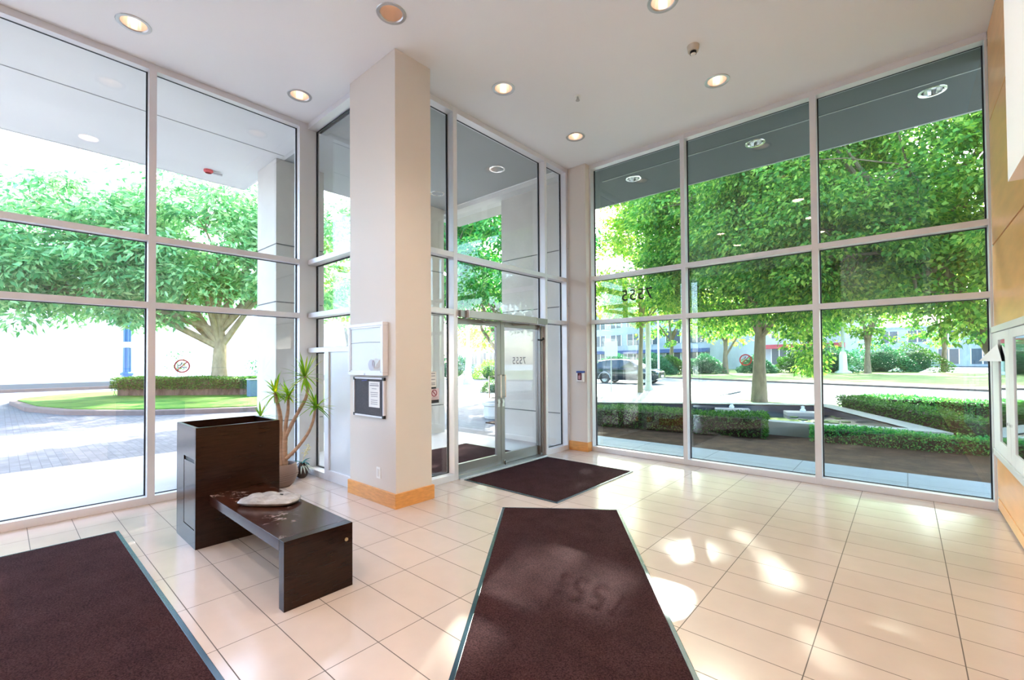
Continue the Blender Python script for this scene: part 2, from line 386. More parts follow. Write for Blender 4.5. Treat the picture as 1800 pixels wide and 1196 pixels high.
# floor, ceiling, walls ------------------------------------------------------
bm = NB(); prism(bm, [(XW-.14, YB), (XR+.02, YB), (XR+.02, YN+.16), (XE-.17, YN+.16), (XE-.17, YRET+.17), (XW-.14, YRET+.17)], -.12, 0)
struct('floor', bm, M['tile'])
bm = plane_holes(XW-.14, XE-.17, YB, YRET+.17, H, [h for h in LIT+REAR_FILL if h[0] < -5])
b2 = plane_holes(XE-.17, XR+.02, YB, YN+.16, H, [h for h in LIT+REAR_FILL if h[0] > -5])
tmp = bpy.data.meshes.new('t'); b2.to_mesh(tmp); b2.free(); bm.from_mesh(tmp); bpy.data.meshes.remove(tmp)
bmesh.ops.remove_doubles(bm, verts=bm.verts[:], dist=1e-5)
o = struct('ceiling', bm, M['ceil'])
bm = NB(); box(bm, -9.5, 6, -6.5, 8.6, 5.35, 5.6); struct('roof', bm, M['concrete'])
# right wall with shadow gaps
bm = NB(); box(bm, XR+.006, XR+.2, YB, YN+.10, 0, H+.3); struct('wall_right', bm, M['seam'])
zs = [0.02, .135, 1.40, 2.665, 3.93, H]
bm = NB()
for a, b in zip(zs, zs[1:]):
    for ya, yb in ((-5.38, -1.9), (-1.9, YN)):
        box(bm, XR-.012, XR+.01, ya+.004, yb-.004, a+.008, b-.008)
struct('wall_right_panelling', bm, M['maple'], bevel=.003)
bm = NB(); box(bm, .35, XR-.012, -1.6, 2.9, 2.31, H); struct('wall_right_bulkhead', bm, M['white'])
bm = NB(); box(bm, XW-.15, XR+.2, YB-.2, YB, 0, H+.3); struct('wall_back', bm, M['backwall'])
bm = NB(); box(bm, -1.3, XR-.012, -1.95, -1.75, 2.08, H); struct('wall_back_bulkhead', bm, M['white'])
# column and pilaster
bm = NB(); box(bm, -4.945, -4.014, 2.733, 3.204, 0, H); struct('column', bm, M['wall'], bevel=.004)
bm = NB(); box(bm, -4.966, -3.993, 2.712, 3.225, 0, .155); struct('baseboard_column', bm, M['oak'], bevel=.003)
bm = NB(); box(bm, -4.372, -4.016, 6.49, 6.76, 0, H); struct('wall_corner', bm, M['wall'], bevel=.004)
bm = NB(); box(bm, -4.372, -4.0, 6.468, 6.60, 0, .155); struct('baseboard_corner', bm, M['oak'], bevel=.003)

# ------------------------------------------------------------------ glazing
TR = [(2.885, 2.95), (2.145, 2.21)]          # transom heights
def window(name): return thing(name, kind='structure')
def bar(win, name, b, mat='frame'):
    bm = NB(); box(bm, *b); return part(win, name, bm, M[mat], bevel=.002)
def gasket(bm, horizontal, *b): box(bm, *b)

def bay_glass(win, ax, g, a0, a1, zz, mat, t=.012):
    """one pane per opening; ax='x': wall runs along y at x=g, ax='y': along x at y=g"""
    for z0, z1 in zz:
        bm = NB()
        if ax == 'x': box(bm, g-t/2, g+t/2, a0, a1, z0, z1)
        else: box(bm, a0, a1, g-t/2, g+t/2, z0, z1)
        part(win, 'pane', bm, mat)
        bm = NB(); e = .012                      # dark gasket round the pane
        for q in ((a0, a0+e, z0, z1), (a1-e, a1, z0, z1), (a0, a1, z0, z0+e), (a0, a1, z1-e, z1)):
            if ax == 'x': box(bm, g-.012, g+.012, *q)
            else: box(bm, q[0], q[1], g-.012, g+.012, q[2], q[3])
        part(win, 'gasket', bm, M['gasket'])
ZZ = [(.075, 2.15), (2.205, 2.89), (2.945, 4.80)]
# W wall (window_1): bays along y
w = window('window_1')
ym = [(YB, YB+.07)]+[(1.066+1.65*k, 1.134+1.65*k) for k in (-3, -2, -1, 0)]+[(2.70, YRET)]
XG = XW-.10
for i, (a, b) in enumerate(ym):
    if i == len(ym)-1: bar(w, 'corner_post', (XW-.16, XW, 2.70, 2.98, 0, H))
    else: bar(w, 'mullion', (XW-.13, XW, a, b, 0, H))
for (a, b), (c, d) in zip(ym, ym[1:]):
    for z0, z1 in TR: bar(w, 'transom', (XW-.13, XW-.001, b, c, z0, z1))
    bar(w, 'sill', (XW-.13, XW-.001, b, c, 0, .08)); bar(w, 'head', (XW-.13, XW-.001, b, c, 4.79, H))
    bay_glass(w, 'x', XG, b, c, ZZ, M['glass_w'])
# return wall (window_2)
w = window('window_2')
YG = YRET+.135
for z0, z1 in TR+[(1.665, 1.73)]: bar(w, 'transom', (XW+.012, -4.95, YRET, YRET+FD, z0, z1))
bar(w, 'head', (XW, -4.95, YRET, YRET+FD, 4.79, H)); bar(w, 'sill', (XW, -5.741, YRET, YRET+FD, 0, .08))
bar(w, 'mullion', (-5.741, -5.632, YRET, YRET+FD, 0, 1.665)); bar(w, 'sill', (-5.632, -4.95, YRET, YRET+FD, 0, .135))
bm = NB(); box(bm, -5.632, -4.95, YRET+.02, YRET+.06, .135, 1.665); part(w, 'spandrel_panel', bm, pm('white_aluminium_panel', (.72, .74, .77), .33, metal=.15))
bay_glass(w, 'y', YG, XW, -5.741, [(.08, 1.665)], M['glass_w'])
bay_glass(w, 'y', YG, XW, -4.95, [(1.73, 2.145), (2.21, 2.885), (2.95, 4.79)], M['glass_w'])
# entrance wall (window_3)
w = window('window_3')
XGE = XE-.125
ye = [(3.205, 3.262), (3.865, 3.931), (5.828, 5.884), (6.44, 6.49)]
for a, b in ye: bar(w, 'mullion', (XE-FD, XE, a, b, 0, H))
for i, ((a, b), (c, d)) in enumerate(zip(ye, ye[1:])):
    for z0, z1 in TR: bar(w, 'transom', (XE-FD, XE-.001, b, c, z0, z1))
    bar(w, 'head', (XE-FD, XE-.001, b, c, 4.79, H))
    if i != 1:
        bar(w, 'sill', (XE-FD, XE-.001, b, c, 0, .08)); bay_glass(w, 'x', XGE, b, c, ZZ, M['glass_w'])
    else: bay_glass(w, 'x', XGE, b, c, ZZ[1:], M['glass_w'])
bar(w, 'threshold', (XE-FD-.05, XE+.03, 3.931, 5.828, 0, .014), 'steel')
# N wall (window_4)
w = window('window_4')
YGN = YN+.125
xm = [(-4.016, -3.985), (-2.463, -2.401), (-.851, -.783), (.655, XR-.014)]
for a, b in xm: bar(w, 'mullion', (a, b, YN, YN+FD, 0, H))
for (a, b), (c, d) in zip(xm, xm[1:]):
    for z0, z1 in TR: bar(w, 'transom', (b, c, YN+.001, YN+FD, z0, z1))
    bar(w, 'sill', (b, c, YN+.001, YN+FD, 0, .08)); bar(w, 'head', (b, c, YN+.001, YN+FD, 4.79, H))
    bay_glass(w, 'y', YGN, b, c, ZZ, M['glass_n'])

# entrance doors ---------------------------------------------------------------
def door_leaf(name, y0, y1, lock_hi):
    """glazed leaf in dark aluminium; lock_hi: the meeting stile is at the y1 side"""
    d = thing(name, kind='structure'); x0, x1 = XE-.145, XE-.10
    for a, b in ((y0, y0+.082), (y1-.082, y1)):
        bm = NB(); box(bm, x0, x1, a, b, .02, 2.115); part(d, 'stile', bm, M['frame_dark'], bevel=.002)
    bm = NB(); box(bm, x0, x1, y0+.082, y1-.082, .02, .165); part(d, 'bottom_rail', bm, M['frame_dark'], bevel=.002)
    bm = NB(); box(bm, x0, x1, y0+.082, y1-.082, 2.035, 2.115); part(d, 'top_rail', bm, M['frame_dark'], bevel=.002)
    bm = NB(); box(bm, XE-.128, XE-.118, y0+.082, y1-.082, .165, 2.035); part(d, 'pane', bm, M['glass_w'])
    yh = y1-.045 if lock_hi else y0+.045
    s = -1 if lock_hi else 1
    for xs, dy in ((x1, 0), (x0, 0)):
        out = .05 if xs == x1 else -.05
        bm = NB(); pts = [(xs, yh, 1.32), (xs+out, yh, 1.33), (xs+out, yh, 1.0), (xs, yh, 1.01)]
        if xs == x0: pts = [(xs, yh, 1.31), (xs+out, yh+s*.02, 1.31), (xs+out, yh+s*.10, 1.31), (xs+out, yh+s*.10, .99), (xs+out, yh+s*.02, .99), (xs, yh, .99)]
        tube(bm, pts, .011, 10); part(d, 'pull_handle', bm, M['chrome'], smooth=True)
    bm = NB(); cyl(bm, (x1-.002, yh, .93), (x1+.012, yh, .93), .024, 16); box(bm, x1-.001, x1+.004, yh-.022, yh+.022, .86, .97)
    part(d, 'lock_plate', bm, M['steel'], bevel=.001)
    return d
door_leaf('door_1', 3.938, 4.856, True); d2 = door_leaf('door_2', 4.862, 5.822, False)
# vertical rod with bracket on the hinge side of the second leaf
bm = NB(); box(bm, XE-.099, XE-.05, 5.745, 5.79, .02, 2.10); cyl(bm, (XE-.04, 5.775, .05), (XE-.04, 5.775, 2.08), .013, 10)
part(d2, 'pivot_rod', bm, M['frame_dark'])
bm = NB(); tube(bm, [(XE-.09, 5.74, 1.87), (XE-.02, 5.75, 1.86), (XE-.01, 5.79, 1.88), (XE-.03, 5.80, 1.90)], .013, 8); part(d2, 'rod_bracket', bm, M['black'], smooth=True)
bm = NB(); box(bm, XE-.02, XE+.012, 4.805, 4.835, .03, .10); part(d2, 'foot_bolt', bm, M['chrome'], bevel=.003)
# door operator header
t = thing('door_operator', 'grey metal automatic opener box fixed above the double entrance doors', 'door opener', (XE, 4.87, 2.10))
bm = NB(); box(bm, XE, XE+.085, 4.06, 5.50, 2.105, 2.205); part(t, 'housing', bm, pm('operator_cover', (.38, .35, .33), .35, metal=.4), bevel=.004)
for a, b in ((4.045, 4.06), (5.50, 5.515)):
    bm = NB(); box(bm, XE, XE+.09, a, b, 2.10, 2.21); part(t, 'end_cap', bm, M['frame'], bevel=.002)
for a, b in ((3.94, 4.045), (5.515, 5.82)):
    bm = NB(); box(bm, XE, XE+.05, a, b, 2.11, 2.20); part(t, 'side_cover', bm, M['frame_dark'], bevel=.002)
for ya, yb in ((4.35, 4.62), (5.35, 5.12)):
    bm = NB(); tube(bm, [(XE+.045, ya, 2.10), (XE+.045, ya, 2.082), (XE-.03, (ya+yb)/2, 2.082), (XE-.09, yb, 2.082)], .012, 8); part(t, 'arm', bm, M['frame_dark'], smooth=True)

# ------------------------------------------------------------------ ceiling fittings
def downlight(name, label, x, y, z, group, r=.115, lit=True):
    t = thing(name, label, 'ceiling light', (x, y, z), 0, group)
    bm = NB(); rg = lathe(bm, [(r-.012, .004), (r-.004, -.006), (r+.022, -.007), (r+.026, .0)], 32); part(t, 'trim_ring', bm, M['steel'] if lit else M['chrome'], smooth=True, world=False)
    bm = NB(); rg = lathe(bm, [(r-.008, 0), (r-.012, .05), (r-.03, .13), (.055, .19)], 48, wav=.012, nw=16); part(t, 'reflector', bm, M['reflector'] if lit else M['chrome'], smooth=True, world=False)
    bm = NB(); rg = lathe(bm, [(0.0, .145), (.03, .148), (.042, .16), (.045, .19)], 24); cap(bm, rg[-1]) ; part(t, 'bulb', bm, M['bulb'] if lit else M['lamp_clear'], smooth=True, world=False)
    bm = NB(); rg = lathe(bm, [(r+.0, .001), (r+.0, .22)], 24); cap(bm, rg[-1]); part(t, 'can', bm, M['steel'], world=False)
    return t
lab = ['round recessed downlight nearest the left window wall, by its mullion', 'round recessed downlight in the ceiling above the left window corner post',
       'round recessed downlight with silver reflector in front of the column top', 'round recessed downlight above the entrance doors just right of the column',
       'round recessed downlight closest to the beige corner pilaster', 'recessed downlight cut off by the top edge of the photo',
       'round glowing recessed downlight in the ceiling near the middle of the right window wall']
for (x, y), l in zip(LIT, lab): downlight('ceiling_light', l, x, y, H, 'lobby ceiling downlights')
for (x, y) in REAR_FILL: downlight('ceiling_light', 'added round fill downlight in the lobby ceiling', x, y, H, 'lobby ceiling downlights')
t = thing('sprinkler_head', 'small grey fire sprinkler head on the white ceiling between two downlights', 'sprinkler', (-3.05, 4.77, H+.003))
bm = NB(); r_ = lathe(bm, [(.012, -.012), (.035, -.010), (.04, 0), (.04, .012)], 20); cap(bm, r_[0], False); cap(bm, r_[-1]); part(t, 'escutcheon', bm, M['white'], world=False, smooth=True)
bm = NB(); cyl(bm, (0, 0, -.01), (0, 0, -.035), .012, 10); cyl(bm, (0, 0, -.055), (0, 0, -.06), .026, 14); tube(bm, [(.012, 0, -.03), (.018, 0, -.045), (.004, 0, -.056)], .004, 6); tube(bm, [(-.012, 0, -.03), (-.018, 0, -.045), (-.004, 0, -.056)], .004, 6)
part(t, 'deflector', bm, M['steel'], world=False)
t = thing('smoke_detector', 'small cream smoke detector with dark band hanging below the white ceiling', 'smoke detector', (-1.64, 4.82, H))
bm = NB(); r_ = lathe(bm, [(.052, -.06), (.058, -.03), (.062, 0)], 24); cap(bm, r_[0], False); part(t, 'base', bm, pm('cream_plastic', (.62, .55, .46), .5), world=False, smooth=True)
bm = NB(); r_ = lathe(bm, [(.033, -.085), (.033, -.06)], 20); cap(bm, r_[0], False); part(t, 'sensor_band', bm, M['black'], world=False)
bm = NB(); r_ = lathe(bm, [(.018, -.10), (.028, -.085)], 20); cap(bm, r_[0], False); part(t, 'sensor_cap', bm, M['white'], world=False)

# ------------------------------------------------------------------ floor mats
def mat_(name, label, pts_centre, lx, ly, rz, loc, bw=.03):
    t = thing(name, label, 'floor mat', loc, rz)
    bm = NB(); box(bm, -lx/2+bw, lx/2-bw, -ly/2+bw, ly/2-bw, 0.0015, .011); part(t, 'carpet', bm, M['carpet'], world=False)
    bm = NB()
    for q in ((-lx/2, lx/2, -ly/2, -ly/2+bw), (-lx/2, lx/2, ly/2-bw, ly/2), (-lx/2, -lx/2+bw, -ly/2+bw, ly/2-bw), (lx/2-bw, lx/2, -ly/2+bw, ly/2-bw)): box(bm, *q, .001, .008)
    part(t, 'border', bm, M['rubber'], world=False, bevel=.003)
    return t
mat_('floor_mat', 'large brown floor mat with dark, sky-tinted rubber border by the left windows', None, 3.9, 1.86, 0, (-3.49, -.20, 0))
# runner: corners (-3.194,3.476) and (-2.23,4.192), running towards the viewer
dx, dy = -2.23+3.194, 4.192-3.476; wd = math.hypot(dx, dy); rz = math.atan2(dy, dx); LR = 3.6
cxm, cym = (-3.194-2.23)/2, (3.476+4.192)/2; nx_, ny_ = math.sin(rz), -math.cos(rz)
mat_('floor_mat', 'long brown runner mat crossed by sun patches, laid at an angle to the tiles', None, wd, LR, rz, (cxm+nx_*LR/2, cym+ny_*LR/2, 0))
mat_('floor_mat', 'brown doormat lying just inside the double entrance doors', None, 1.47, 1.79, 0, (-3.565, 4.845, 0))
mat_('floor_mat', 'dark doormat lying outside the entrance doors on the pavement', None, 1.5, 1.9, 0, (-5.42, 4.78, 0))

# ------------------------------------------------------------------ planter bin and bench
t = thing('litter_bin', 'tall espresso wood receptacle with open top and slot, behind the bench', 'receptacle', (-4.70, 1.40, 0))
x0, x1, y0, y1 = -4.998, -4.405, 1.068, 1.728; th = .025
bm = NB(); box(bm, x0, x0+th, y0, y1, 0, 1.0); box(bm, x1-th, x1, y0, y1, 0, 1.0); box(bm, x0+th, x1-th, y1-th, y1, 0, 1.0)
part(t, 'body', bm, M['espresso'], bevel=.003)
bm = NB(); box(bm, x0+th, x1-th, y0, y0+th, .735, 1.0); box(bm, x0+th, -4.76, y0, y0+th, 0, .735); box(bm, -4.44, x1-th, y0, y0+th, .15, .735); box(bm, -4.76, x1-th, y0, y0+th, 0, .15); part(t, 'front_panel', bm, M['espresso'])
bm = NB(); box(bm, -4.755, -4.445, y0+.002, y0+.02, .155, .70); part(t, 'door', bm, M['espresso'], bevel=.002)
bm = NB(); box(bm, -4.76, -4.44, y0+.012, y0+.05, .70, .735); part(t, 'slot', bm, M['black'])
bm = NB(); box(bm, x0+th, x1-th, y0+th, y1-th, .70, .72); part(t, 'inner_tray', bm, M['espresso_in'])
t = thing('bench', 'low espresso wood bench with scuffed top and single slab leg', 'bench', (-3.65, 1.39, 0))
bm = NB(); box(bm, -4.403, -2.968, 1.161, 1.617, .356, .431); part(t, 'seat', bm, M['bench_top'], bevel=.002)
bm = NB(); box(bm, -2.968, -2.893, 1.161, 1.617, 0, .431); part(t, 'leg', bm, M['espresso'], bevel=.002)
bm = NB(); cyl(bm, (-2.894, 1.57, .327), (-2.888, 1.57, .327), .012, 14); part(t, 'screw_cap', bm, M['brass'])
# plastic parcel on the bench
bm = NB(); NX, NY = 44, 32; rng = random.Random(4)
ph = [rng.uniform(0, 6) for _ in range(8)]
def pill(u, v, s):
    e = (max(0, 1-abs(u)**3.2)*max(0, 1-abs(v)**2.8))**.42
    wz = .007*math.sin(9*u+5*v+ph[0])+.006*math.sin(-7*u+11*v+ph[1])+.005*math.sin(17*u+ph[2])*math.cos(13*v)
    return .028+.036*e*(1-.2*u)+wz*.55*(.4+e) if s else max(.0015, .028-.034*e)
vs = {}
for s in (0, 1):
    for i in range(NX+1):
        for j in range(NY+1):
            u, v = -1+2*i/NX, -1+2*j/NY
            edge = i in (0, NX) or j in (0, NY)
            if s and edge: vs[s, i, j] = vs[0, i, j]; continue
            px = u*.215*(1-.13*v*v)+(.03*v if u < 0 else 0); py = v*.125*(1-.18*max(0, u)**2-.30*max(0, -u-.45))
            vs[s, i, j] = bm.verts.new((px, py, max(.001, pill(u, v, s))))
for s in (0, 1):
    for i in range(NX):
        for j in range(NY):
            q = [vs[s, i, j], vs[s, i+1, j], vs[s, i+1, j+1], vs[s, i, j+1]]
            bm.faces.new(q if s else q[::-1])
t = thing('parcel', 'crumpled grey-white plastic mailer parcel lying on the bench top', 'parcel', (-3.775, 1.425, .431), rad(38))
part(t, 'mailer_bag', bm, M['bag'], smooth=True, world=False)
for q in ((-.03, .0, .0, .02), (.05, .075, .02, .028)):
    bm = NB(); box(bm, q[0], q[1], q[2], q[3], .058-abs(q[0])*.15, .0705-abs(q[0])*.15); part(t, 'address_mark', bm, M['ink_dark'], world=False)
# ------------------------------------------------------------------ potted dracaena and vase
def leaf_blade(bm, base, direction, length, width, droop, seg=5):
    d = Vector(direction).normalized(); up = Vector((0, 0, 1)); side = d.cross(up)
    side = side.normalized() if side.length > 1e-3 else Vector((1, 0, 0))
    p = Vector(base); prev = None
    for i in range(seg+1):
        t_ = i/seg; wv = width*math.sin(PI*min(1, .18+.82*t_))**.7*(1-t_*.15) if i < seg else .0008
        a, b, c = p-side*wv, p-up*wv*.25, p+side*wv
        row = [bm.verts.new(a), bm.verts.new(b), bm.verts.new(c)]
        if prev:
            bm.faces.new((prev[0], prev[1], row[1], row[0])); bm.faces.new((prev[1], prev[2], row[2], row[1]))
        prev = row; d = (d-up*droop/seg).normalized(); p = p+d*length/seg
t = thing('potted_dracaena', 'potted dracaena with bare branching canes and spiky green tufts, in corner behind bench', 'potted plant', (-5.85, 2.32, 0))
P0 = Vector((-5.85, 2.32, 0))
bm = NB(); rg = lathe(bm, [(.10, 0), (.135, .03), (.178, .12), (.185, .19), (.165, .265), (.155, .28), (.145, .275), (.14, .24)], 40, P0.x, P0.y)
cap(bm, rg[0], False); part(t, 'pot', bm, M['pot'], smooth=True)
bm = NB(); 
for k in range(7): tube(bm, [(P0.x+(.165+.02*math.sin(PI*k/6))*math.cos(a*2*PI/36), P0.y+(.165+.02*math.sin(PI*k/6))*math.sin(a*2*PI/36), .09+.025*k+.006*math.sin(a*2*PI/36*3)) for a in range(37)], .004, 5, False)
o_ = part(t, 'pot_ribbing', bm, M['pot'], smooth=True)
bm = NB(); rg = lathe(bm, [(0.001, .245), (.142, .243)], 24, P0.x, P0.y); part(t, 'soil', bm, M['soil'])
RT = Vector((.752, .659, 0)); BK = Vector((-.659, .752, 0))
def pl(u, z, b=0): return P0+RT*u+BK*b+Vector((0, 0, z))
SC = 5.6/789*1.0
canes = [([(-.02, .24), (-.01, .45), (-.03, .68), (-.02, .86), (-.055, 1.06), (-.075, 1.17)], .030, .013),
         ([(.03, .24), (.035, .42), (.05, .62), (.06, .78), (.08, .94), (.072, 1.13)], .028, .012),
         ([(.05, .60), (.12, .74), (.21, .92), (.29, 1.08), (.31, 1.22), (.285, 1.36)], .020, .012),
         ([(.06, .34), (.16, .44), (.30, .62), (.385, .80), (.425, .99)], .019, .011),
         ([(-.05, .24), (-.06, .40), (-.055, .55), (-.04, .72), (-.02, .80)], .026, .02),
         ([(-.04, .45), (-.10, .62), (-.20, .76), (-.27, .86)], .013, .009)]
bm = NB(); tips = []
for i, (pts, r0, r1) in enumerate(canes):
    n = len(pts); P_ = [pl(u, z, .02*math.sin(i*2+k)) for k, (u, z) in enumerate(pts)]
    # smooth the polyline
    Q = []
    for k in range(n-1):
        for s in range(4): 
            a, b, c, d = P_[max(k-1, 0)], P_[k], P_[k+1], P_[min(k+2, n-1)]; x = s/4
            Q.append(.5*((2*b)+(c-a)*x+(2*a-5*b+4*c-d)*x*x+(3*b-a-3*c+d)*x**3))
    Q.append(P_[-1]); m_ = len(Q)
    tube(bm, Q, [1.25*(r0+(r1-r0)*k/(m_-1))*(1+.07*(k % 2)) for k in range(m_)], 10)
    tips.append(Q[-1])
part(t, 'cane', bm, M['cane'], smooth=True)
rng = random.Random(11)
for tip, nlf, L in ((tips[0], 34, .25), (tips[1], 32, .23), (tips[2], 46, .31), (tips[3], 36, .28), (tips[5], 20, .21)):
    bm = NB()
    for k in range(nlf):
        a = rng.uniform(0, 2*PI); el = rng.uniform(-.55, 1.35)
        leaf_blade(bm, tip+Vector((0, 0, rng.uniform(-.05, .02))), (math.cos(a)*math.cos(el), math.sin(a)*math.cos(el), math.sin(el)), L*rng.uniform(.65, 1.1), .0135, rng.uniform(.2, .7))
    part(t, 'leaf_tuft', bm, M['dleaf'])
V0 = Vector((-6.06, 2.66, 0))
t = thing('flower_vase', 'small dark egg-shaped vase of flowers on floor beside the dracaena pot', 'vase', V0)
bm = NB(); rg = lathe(bm, [(.045, 0), (.07, .03), (.085, .09), (.075, .15), (.045, .195), (.035, .205), (.03, .19)], 28, V0.x, V0.y); cap(bm, rg[0], False); part(t, 'vase', bm, M['vase'], smooth=True)
bm = NB(); rng = random.Random(5)
for k in range(9):
    a = rng.uniform(0, 2*PI); leaf_blade(bm, V0+Vector((0, 0, .19)), (math.cos(a), math.sin(a), rng.uniform(.2, 1.3)), rng.uniform(.10, .18), .020, 1.1, 4)
part(t, 'leaves', bm, M['teal'])
bm = NB()
st = [V0+Vector((0, 0, .18)), V0+RT*.03+Vector((0, 0, .30)), V0+RT*.08+Vector((0, 0, .42))]; tube(bm, st, .004, 6)
for k in range(26):
    f = rng.random(); p = st[1].lerp(st[2], f)+Vector((rng.gauss(0, .014), rng.gauss(0, .014), rng.gauss(0, .016))); sphere(bm, p, .014, 1, (1, 1, .6))
part(t, 'flower_spray', bm, M['petal'])
bm = NB()
for k in range(9):
    a = -1.2+k*.3; leaf_blade(bm, V0+Vector((0, 0, .17)), (RT.x*math.cos(a)+BK.x*math.sin(a), RT.y*math.cos(a)+BK.y*math.sin(a), .35), .2, .010, 1.5, 5)
part(t, 'grass_blades', bm, leaf_mat('pale_blades', (.35, .42, .40), (.5, .58, .55), (.66, .70, .62), .3))
t = thing('plant_tray', 'low black saucer tray on the floor under small potted leaves', 'tray', (-6.09, 2.48, 0))
bm = NB(); rg = lathe(bm, [(.07, 0), (.085, .035), (.08, .04), (.07, .012), (.001, .012)], 24, -6.09, 2.48); cap(bm, rg[0], False); part(t, 'dish', bm, M['black'], smooth=True)
bm = NB(); sphere(bm, (-6.09, 2.48, .055), .05, 2, (1, 1, .7)); part(t, 'moss_ball', bm, pm('moss', (.03, .12, .10), .9))
bm = NB()
for k in range(22):
    a = rng.uniform(0, 2*PI); leaf_blade(bm, Vector((-6.09, 2.48, .07)), (math.cos(a), math.sin(a), rng.uniform(.6, 1.6)), rng.uniform(.09, .16), .022, 1.0, 4)
part(t, 'leaves', bm, M['teal'])

# ------------------------------------------------------------------ on the column
YC = 2.733
t = thing('display_case', 'silver framed glass display case hung on the column above the pinboard', 'display case', (-4.51, YC, 1.67))
cx0, cx1, cz0, cz1, cd = -4.872, -4.152, 1.385, 1.962, .055
bm = NB(); box(bm, cx0+.01, cx1-.01, YC-cd+.006, YC-.001, cz0+.01, cz1-.01); 
part(t, 'back_box', bm, pm('case_back', (.80, .79, .76), .6))
bm = NB()
for q in ((cx0, cx1, cz0, cz0+.035), (cx0, cx1, cz1-.035, cz1), (cx0, cx0+.035, cz0+.035, cz1-.035), (cx1-.035, cx1, cz0+.035, cz1-.035)): box(bm, q[0], q[1], YC-cd-.012, YC-.0005, q[2], q[3])
part(t, 'frame', bm, M['frame'], bevel=.004)
bm = NB(); e = .035
for q in ((cx0+e, cx1-e, cz0+e, cz0+e+.018), (cx0+e, cx1-e, cz1-e-.018, cz1-e), (cx0+e, cx0+e+.018, cz0+e, cz1-e), (cx1-e-.018, cx1-e, cz0+e, cz1-e)): box(bm, q[0], q[1], YC-cd-.008, YC-cd+.004, q[2], q[3])
part(t, 'door_frame', bm, M['frame'], bevel=.002)
bm = NB(); box(bm, cx0+.05, cx1-.05, YC-cd-.004, YC-cd-.001, cz0+.05, cz1-.05); part(t, 'pane', bm, M['glass_case'])
bm = NB(); tube(bm, [(cx0+.053, YC-cd+.002, 1.745), (cx0+.25, YC-cd+.002, 1.752), (cx0+.45, YC-cd+.002, 1.752), (cx1-.053, YC-cd+.002, 1.745)], .004, 6); part(t, 'header_strip', bm, M['frame_dark'])
bm = NB(); cyl(bm, (-4.512, YC-cd-.012, 1.404), (-4.512, YC-cd-.02, 1.404), .011, 14); part(t, 'lock', bm, M['chrome'])
bm = NB(); cyl(bm, (0, 0, 0), (0, -.0025, 0), .062, 32); bm.transform(Matrix.Translation((-4.395, YC-cd+.0045, 1.50)))
solo('round_sticker', bm, pm('lilac_sticker', (.52, .44, .47), .7), 'round mauve paper disc in the bottom of the column display case', 'sticker', origin=(-4.395, YC-cd+.0045, 1.50))
bm = NB(); n = 8
pp = [(-4.30+.09*math.sin(k/n*1.5), YC-cd+.003-.0*k, 1.44+.13*k/n) for k in range(n+1)]
for k in range(n):
    a, b = pp[k], pp[k+1]; bm.faces.new([bm.verts.new(q) for q in ((a[0]-.09*(1-k/n)**.6, a[1], a[2]), (-4.215, a[1], a[2]), (-4.215, b[1], b[2]), (b[0]-.09*(1-(k+1)/n)**.6, b[1], b[2]))])
bmesh.ops.remove_doubles(bm, verts=bm.verts[:], dist=1e-5); g = bmesh.ops.extrude_face_region(bm, geom=bm.faces[:]); bmesh.ops.translate(bm, vec=(0, -.001, 0), verts=[v for v in g['geom'] if isinstance(v, bmesh.types.BMVert)])
solo('curled_paper', bm, pm('tan_paper', (.58, .48, .40), .8), 'curled tan paper at the bottom corner of the column display case', 'paper', origin=(-4.25, YC-cd, 1.5))
# pinboard
t = thing('pinboard', 'grey felt pinboard with black-cornered silver frame under the display case', 'pinboard', (-4.51, YC, 1.15))
bx0, bx1, bz0, bz1 = -4.82, -4.20, .925, 1.362
bm = NB(); box(bm, bx0+.01, bx1-.01, YC-.018, YC-.001, bz0+.01, bz1-.01); part(t, 'felt', bm, M['felt'])
bm = NB()
for q in ((bx0, bx1, bz0, bz0+.018), (bx0, bx1, bz1-.018, bz1), (bx0, bx0+.018, bz0, bz1), (bx1-.018, bx1, bz0, bz1)): box(bm, q[0], q[1], YC-.028, YC-.0005, q[2], q[3])
part(t, 'frame', bm, M['frame'], bevel=.002)
for xx, zz in ((bx0, bz0), (bx1-.03, bz0), (bx0, bz1-.03), (bx1-.03, bz1-.03)):
    bm = NB(); box(bm, xx-.002, xx+.032, YC-.030, YC-.0005, zz-.002, zz+.032); part(t, 'corner_cap', bm, M['black'], bevel=.003)
t = thing('notice_sheet', 'white typed notice sheet pinned to the right half of the pinboard', 'notice', (-4.39, YC-.019, 1.18))
bm = NB(); box(bm, -4.50, -4.285, YC-.0205, YC-.019, 1.035, 1.318); part(t, 'sheet', bm, M['paper'])
bm = NB(); rng = random.Random(2)
for k in range(11):
    z = 1.29-.021*k-(.012 if k > 1 else 0); l = rng.uniform(.09, .16)*(1 if k != 1 else 1.15)
    if k in (3, 7): continue
    box(bm, -4.3925-l/2, -4.3925+l/2, YC-.0212, YC-.0206, z, z+(.006 if k != 1 else .010))
part(t, 'print_lines', bm, M['ink'])
t = thing('pen', 'blue pen clipped level across the top of the pinboard', 'pen', (-4.58, YC-.024, 1.325))
bm = NB(); cyl(bm, (-4.64, YC-.024, 1.322), (-4.53, YC-.024, 1.332), .005, 10); part(t, 'barrel', bm, pm('blue_pen', (.05, .05, .35), .3), smooth=True)
bm = NB(); cyl(bm, (-4.53, YC-.024, 1.332), (-4.50, YC-.024, 1.3347), .0055, 10); part(t, 'cap', bm, M['black'], smooth=True)
t = thing('power_outlet', 'white wall socket low on the column face above the wooden baseboard', 'outlet', (-4.335, YC, .325))
bm = NB(); box(bm, -4.375, -4.297, YC-.007, YC-.0005, .265, .388); part(t, 'cover_plate', bm, M['white'], bevel=.003)
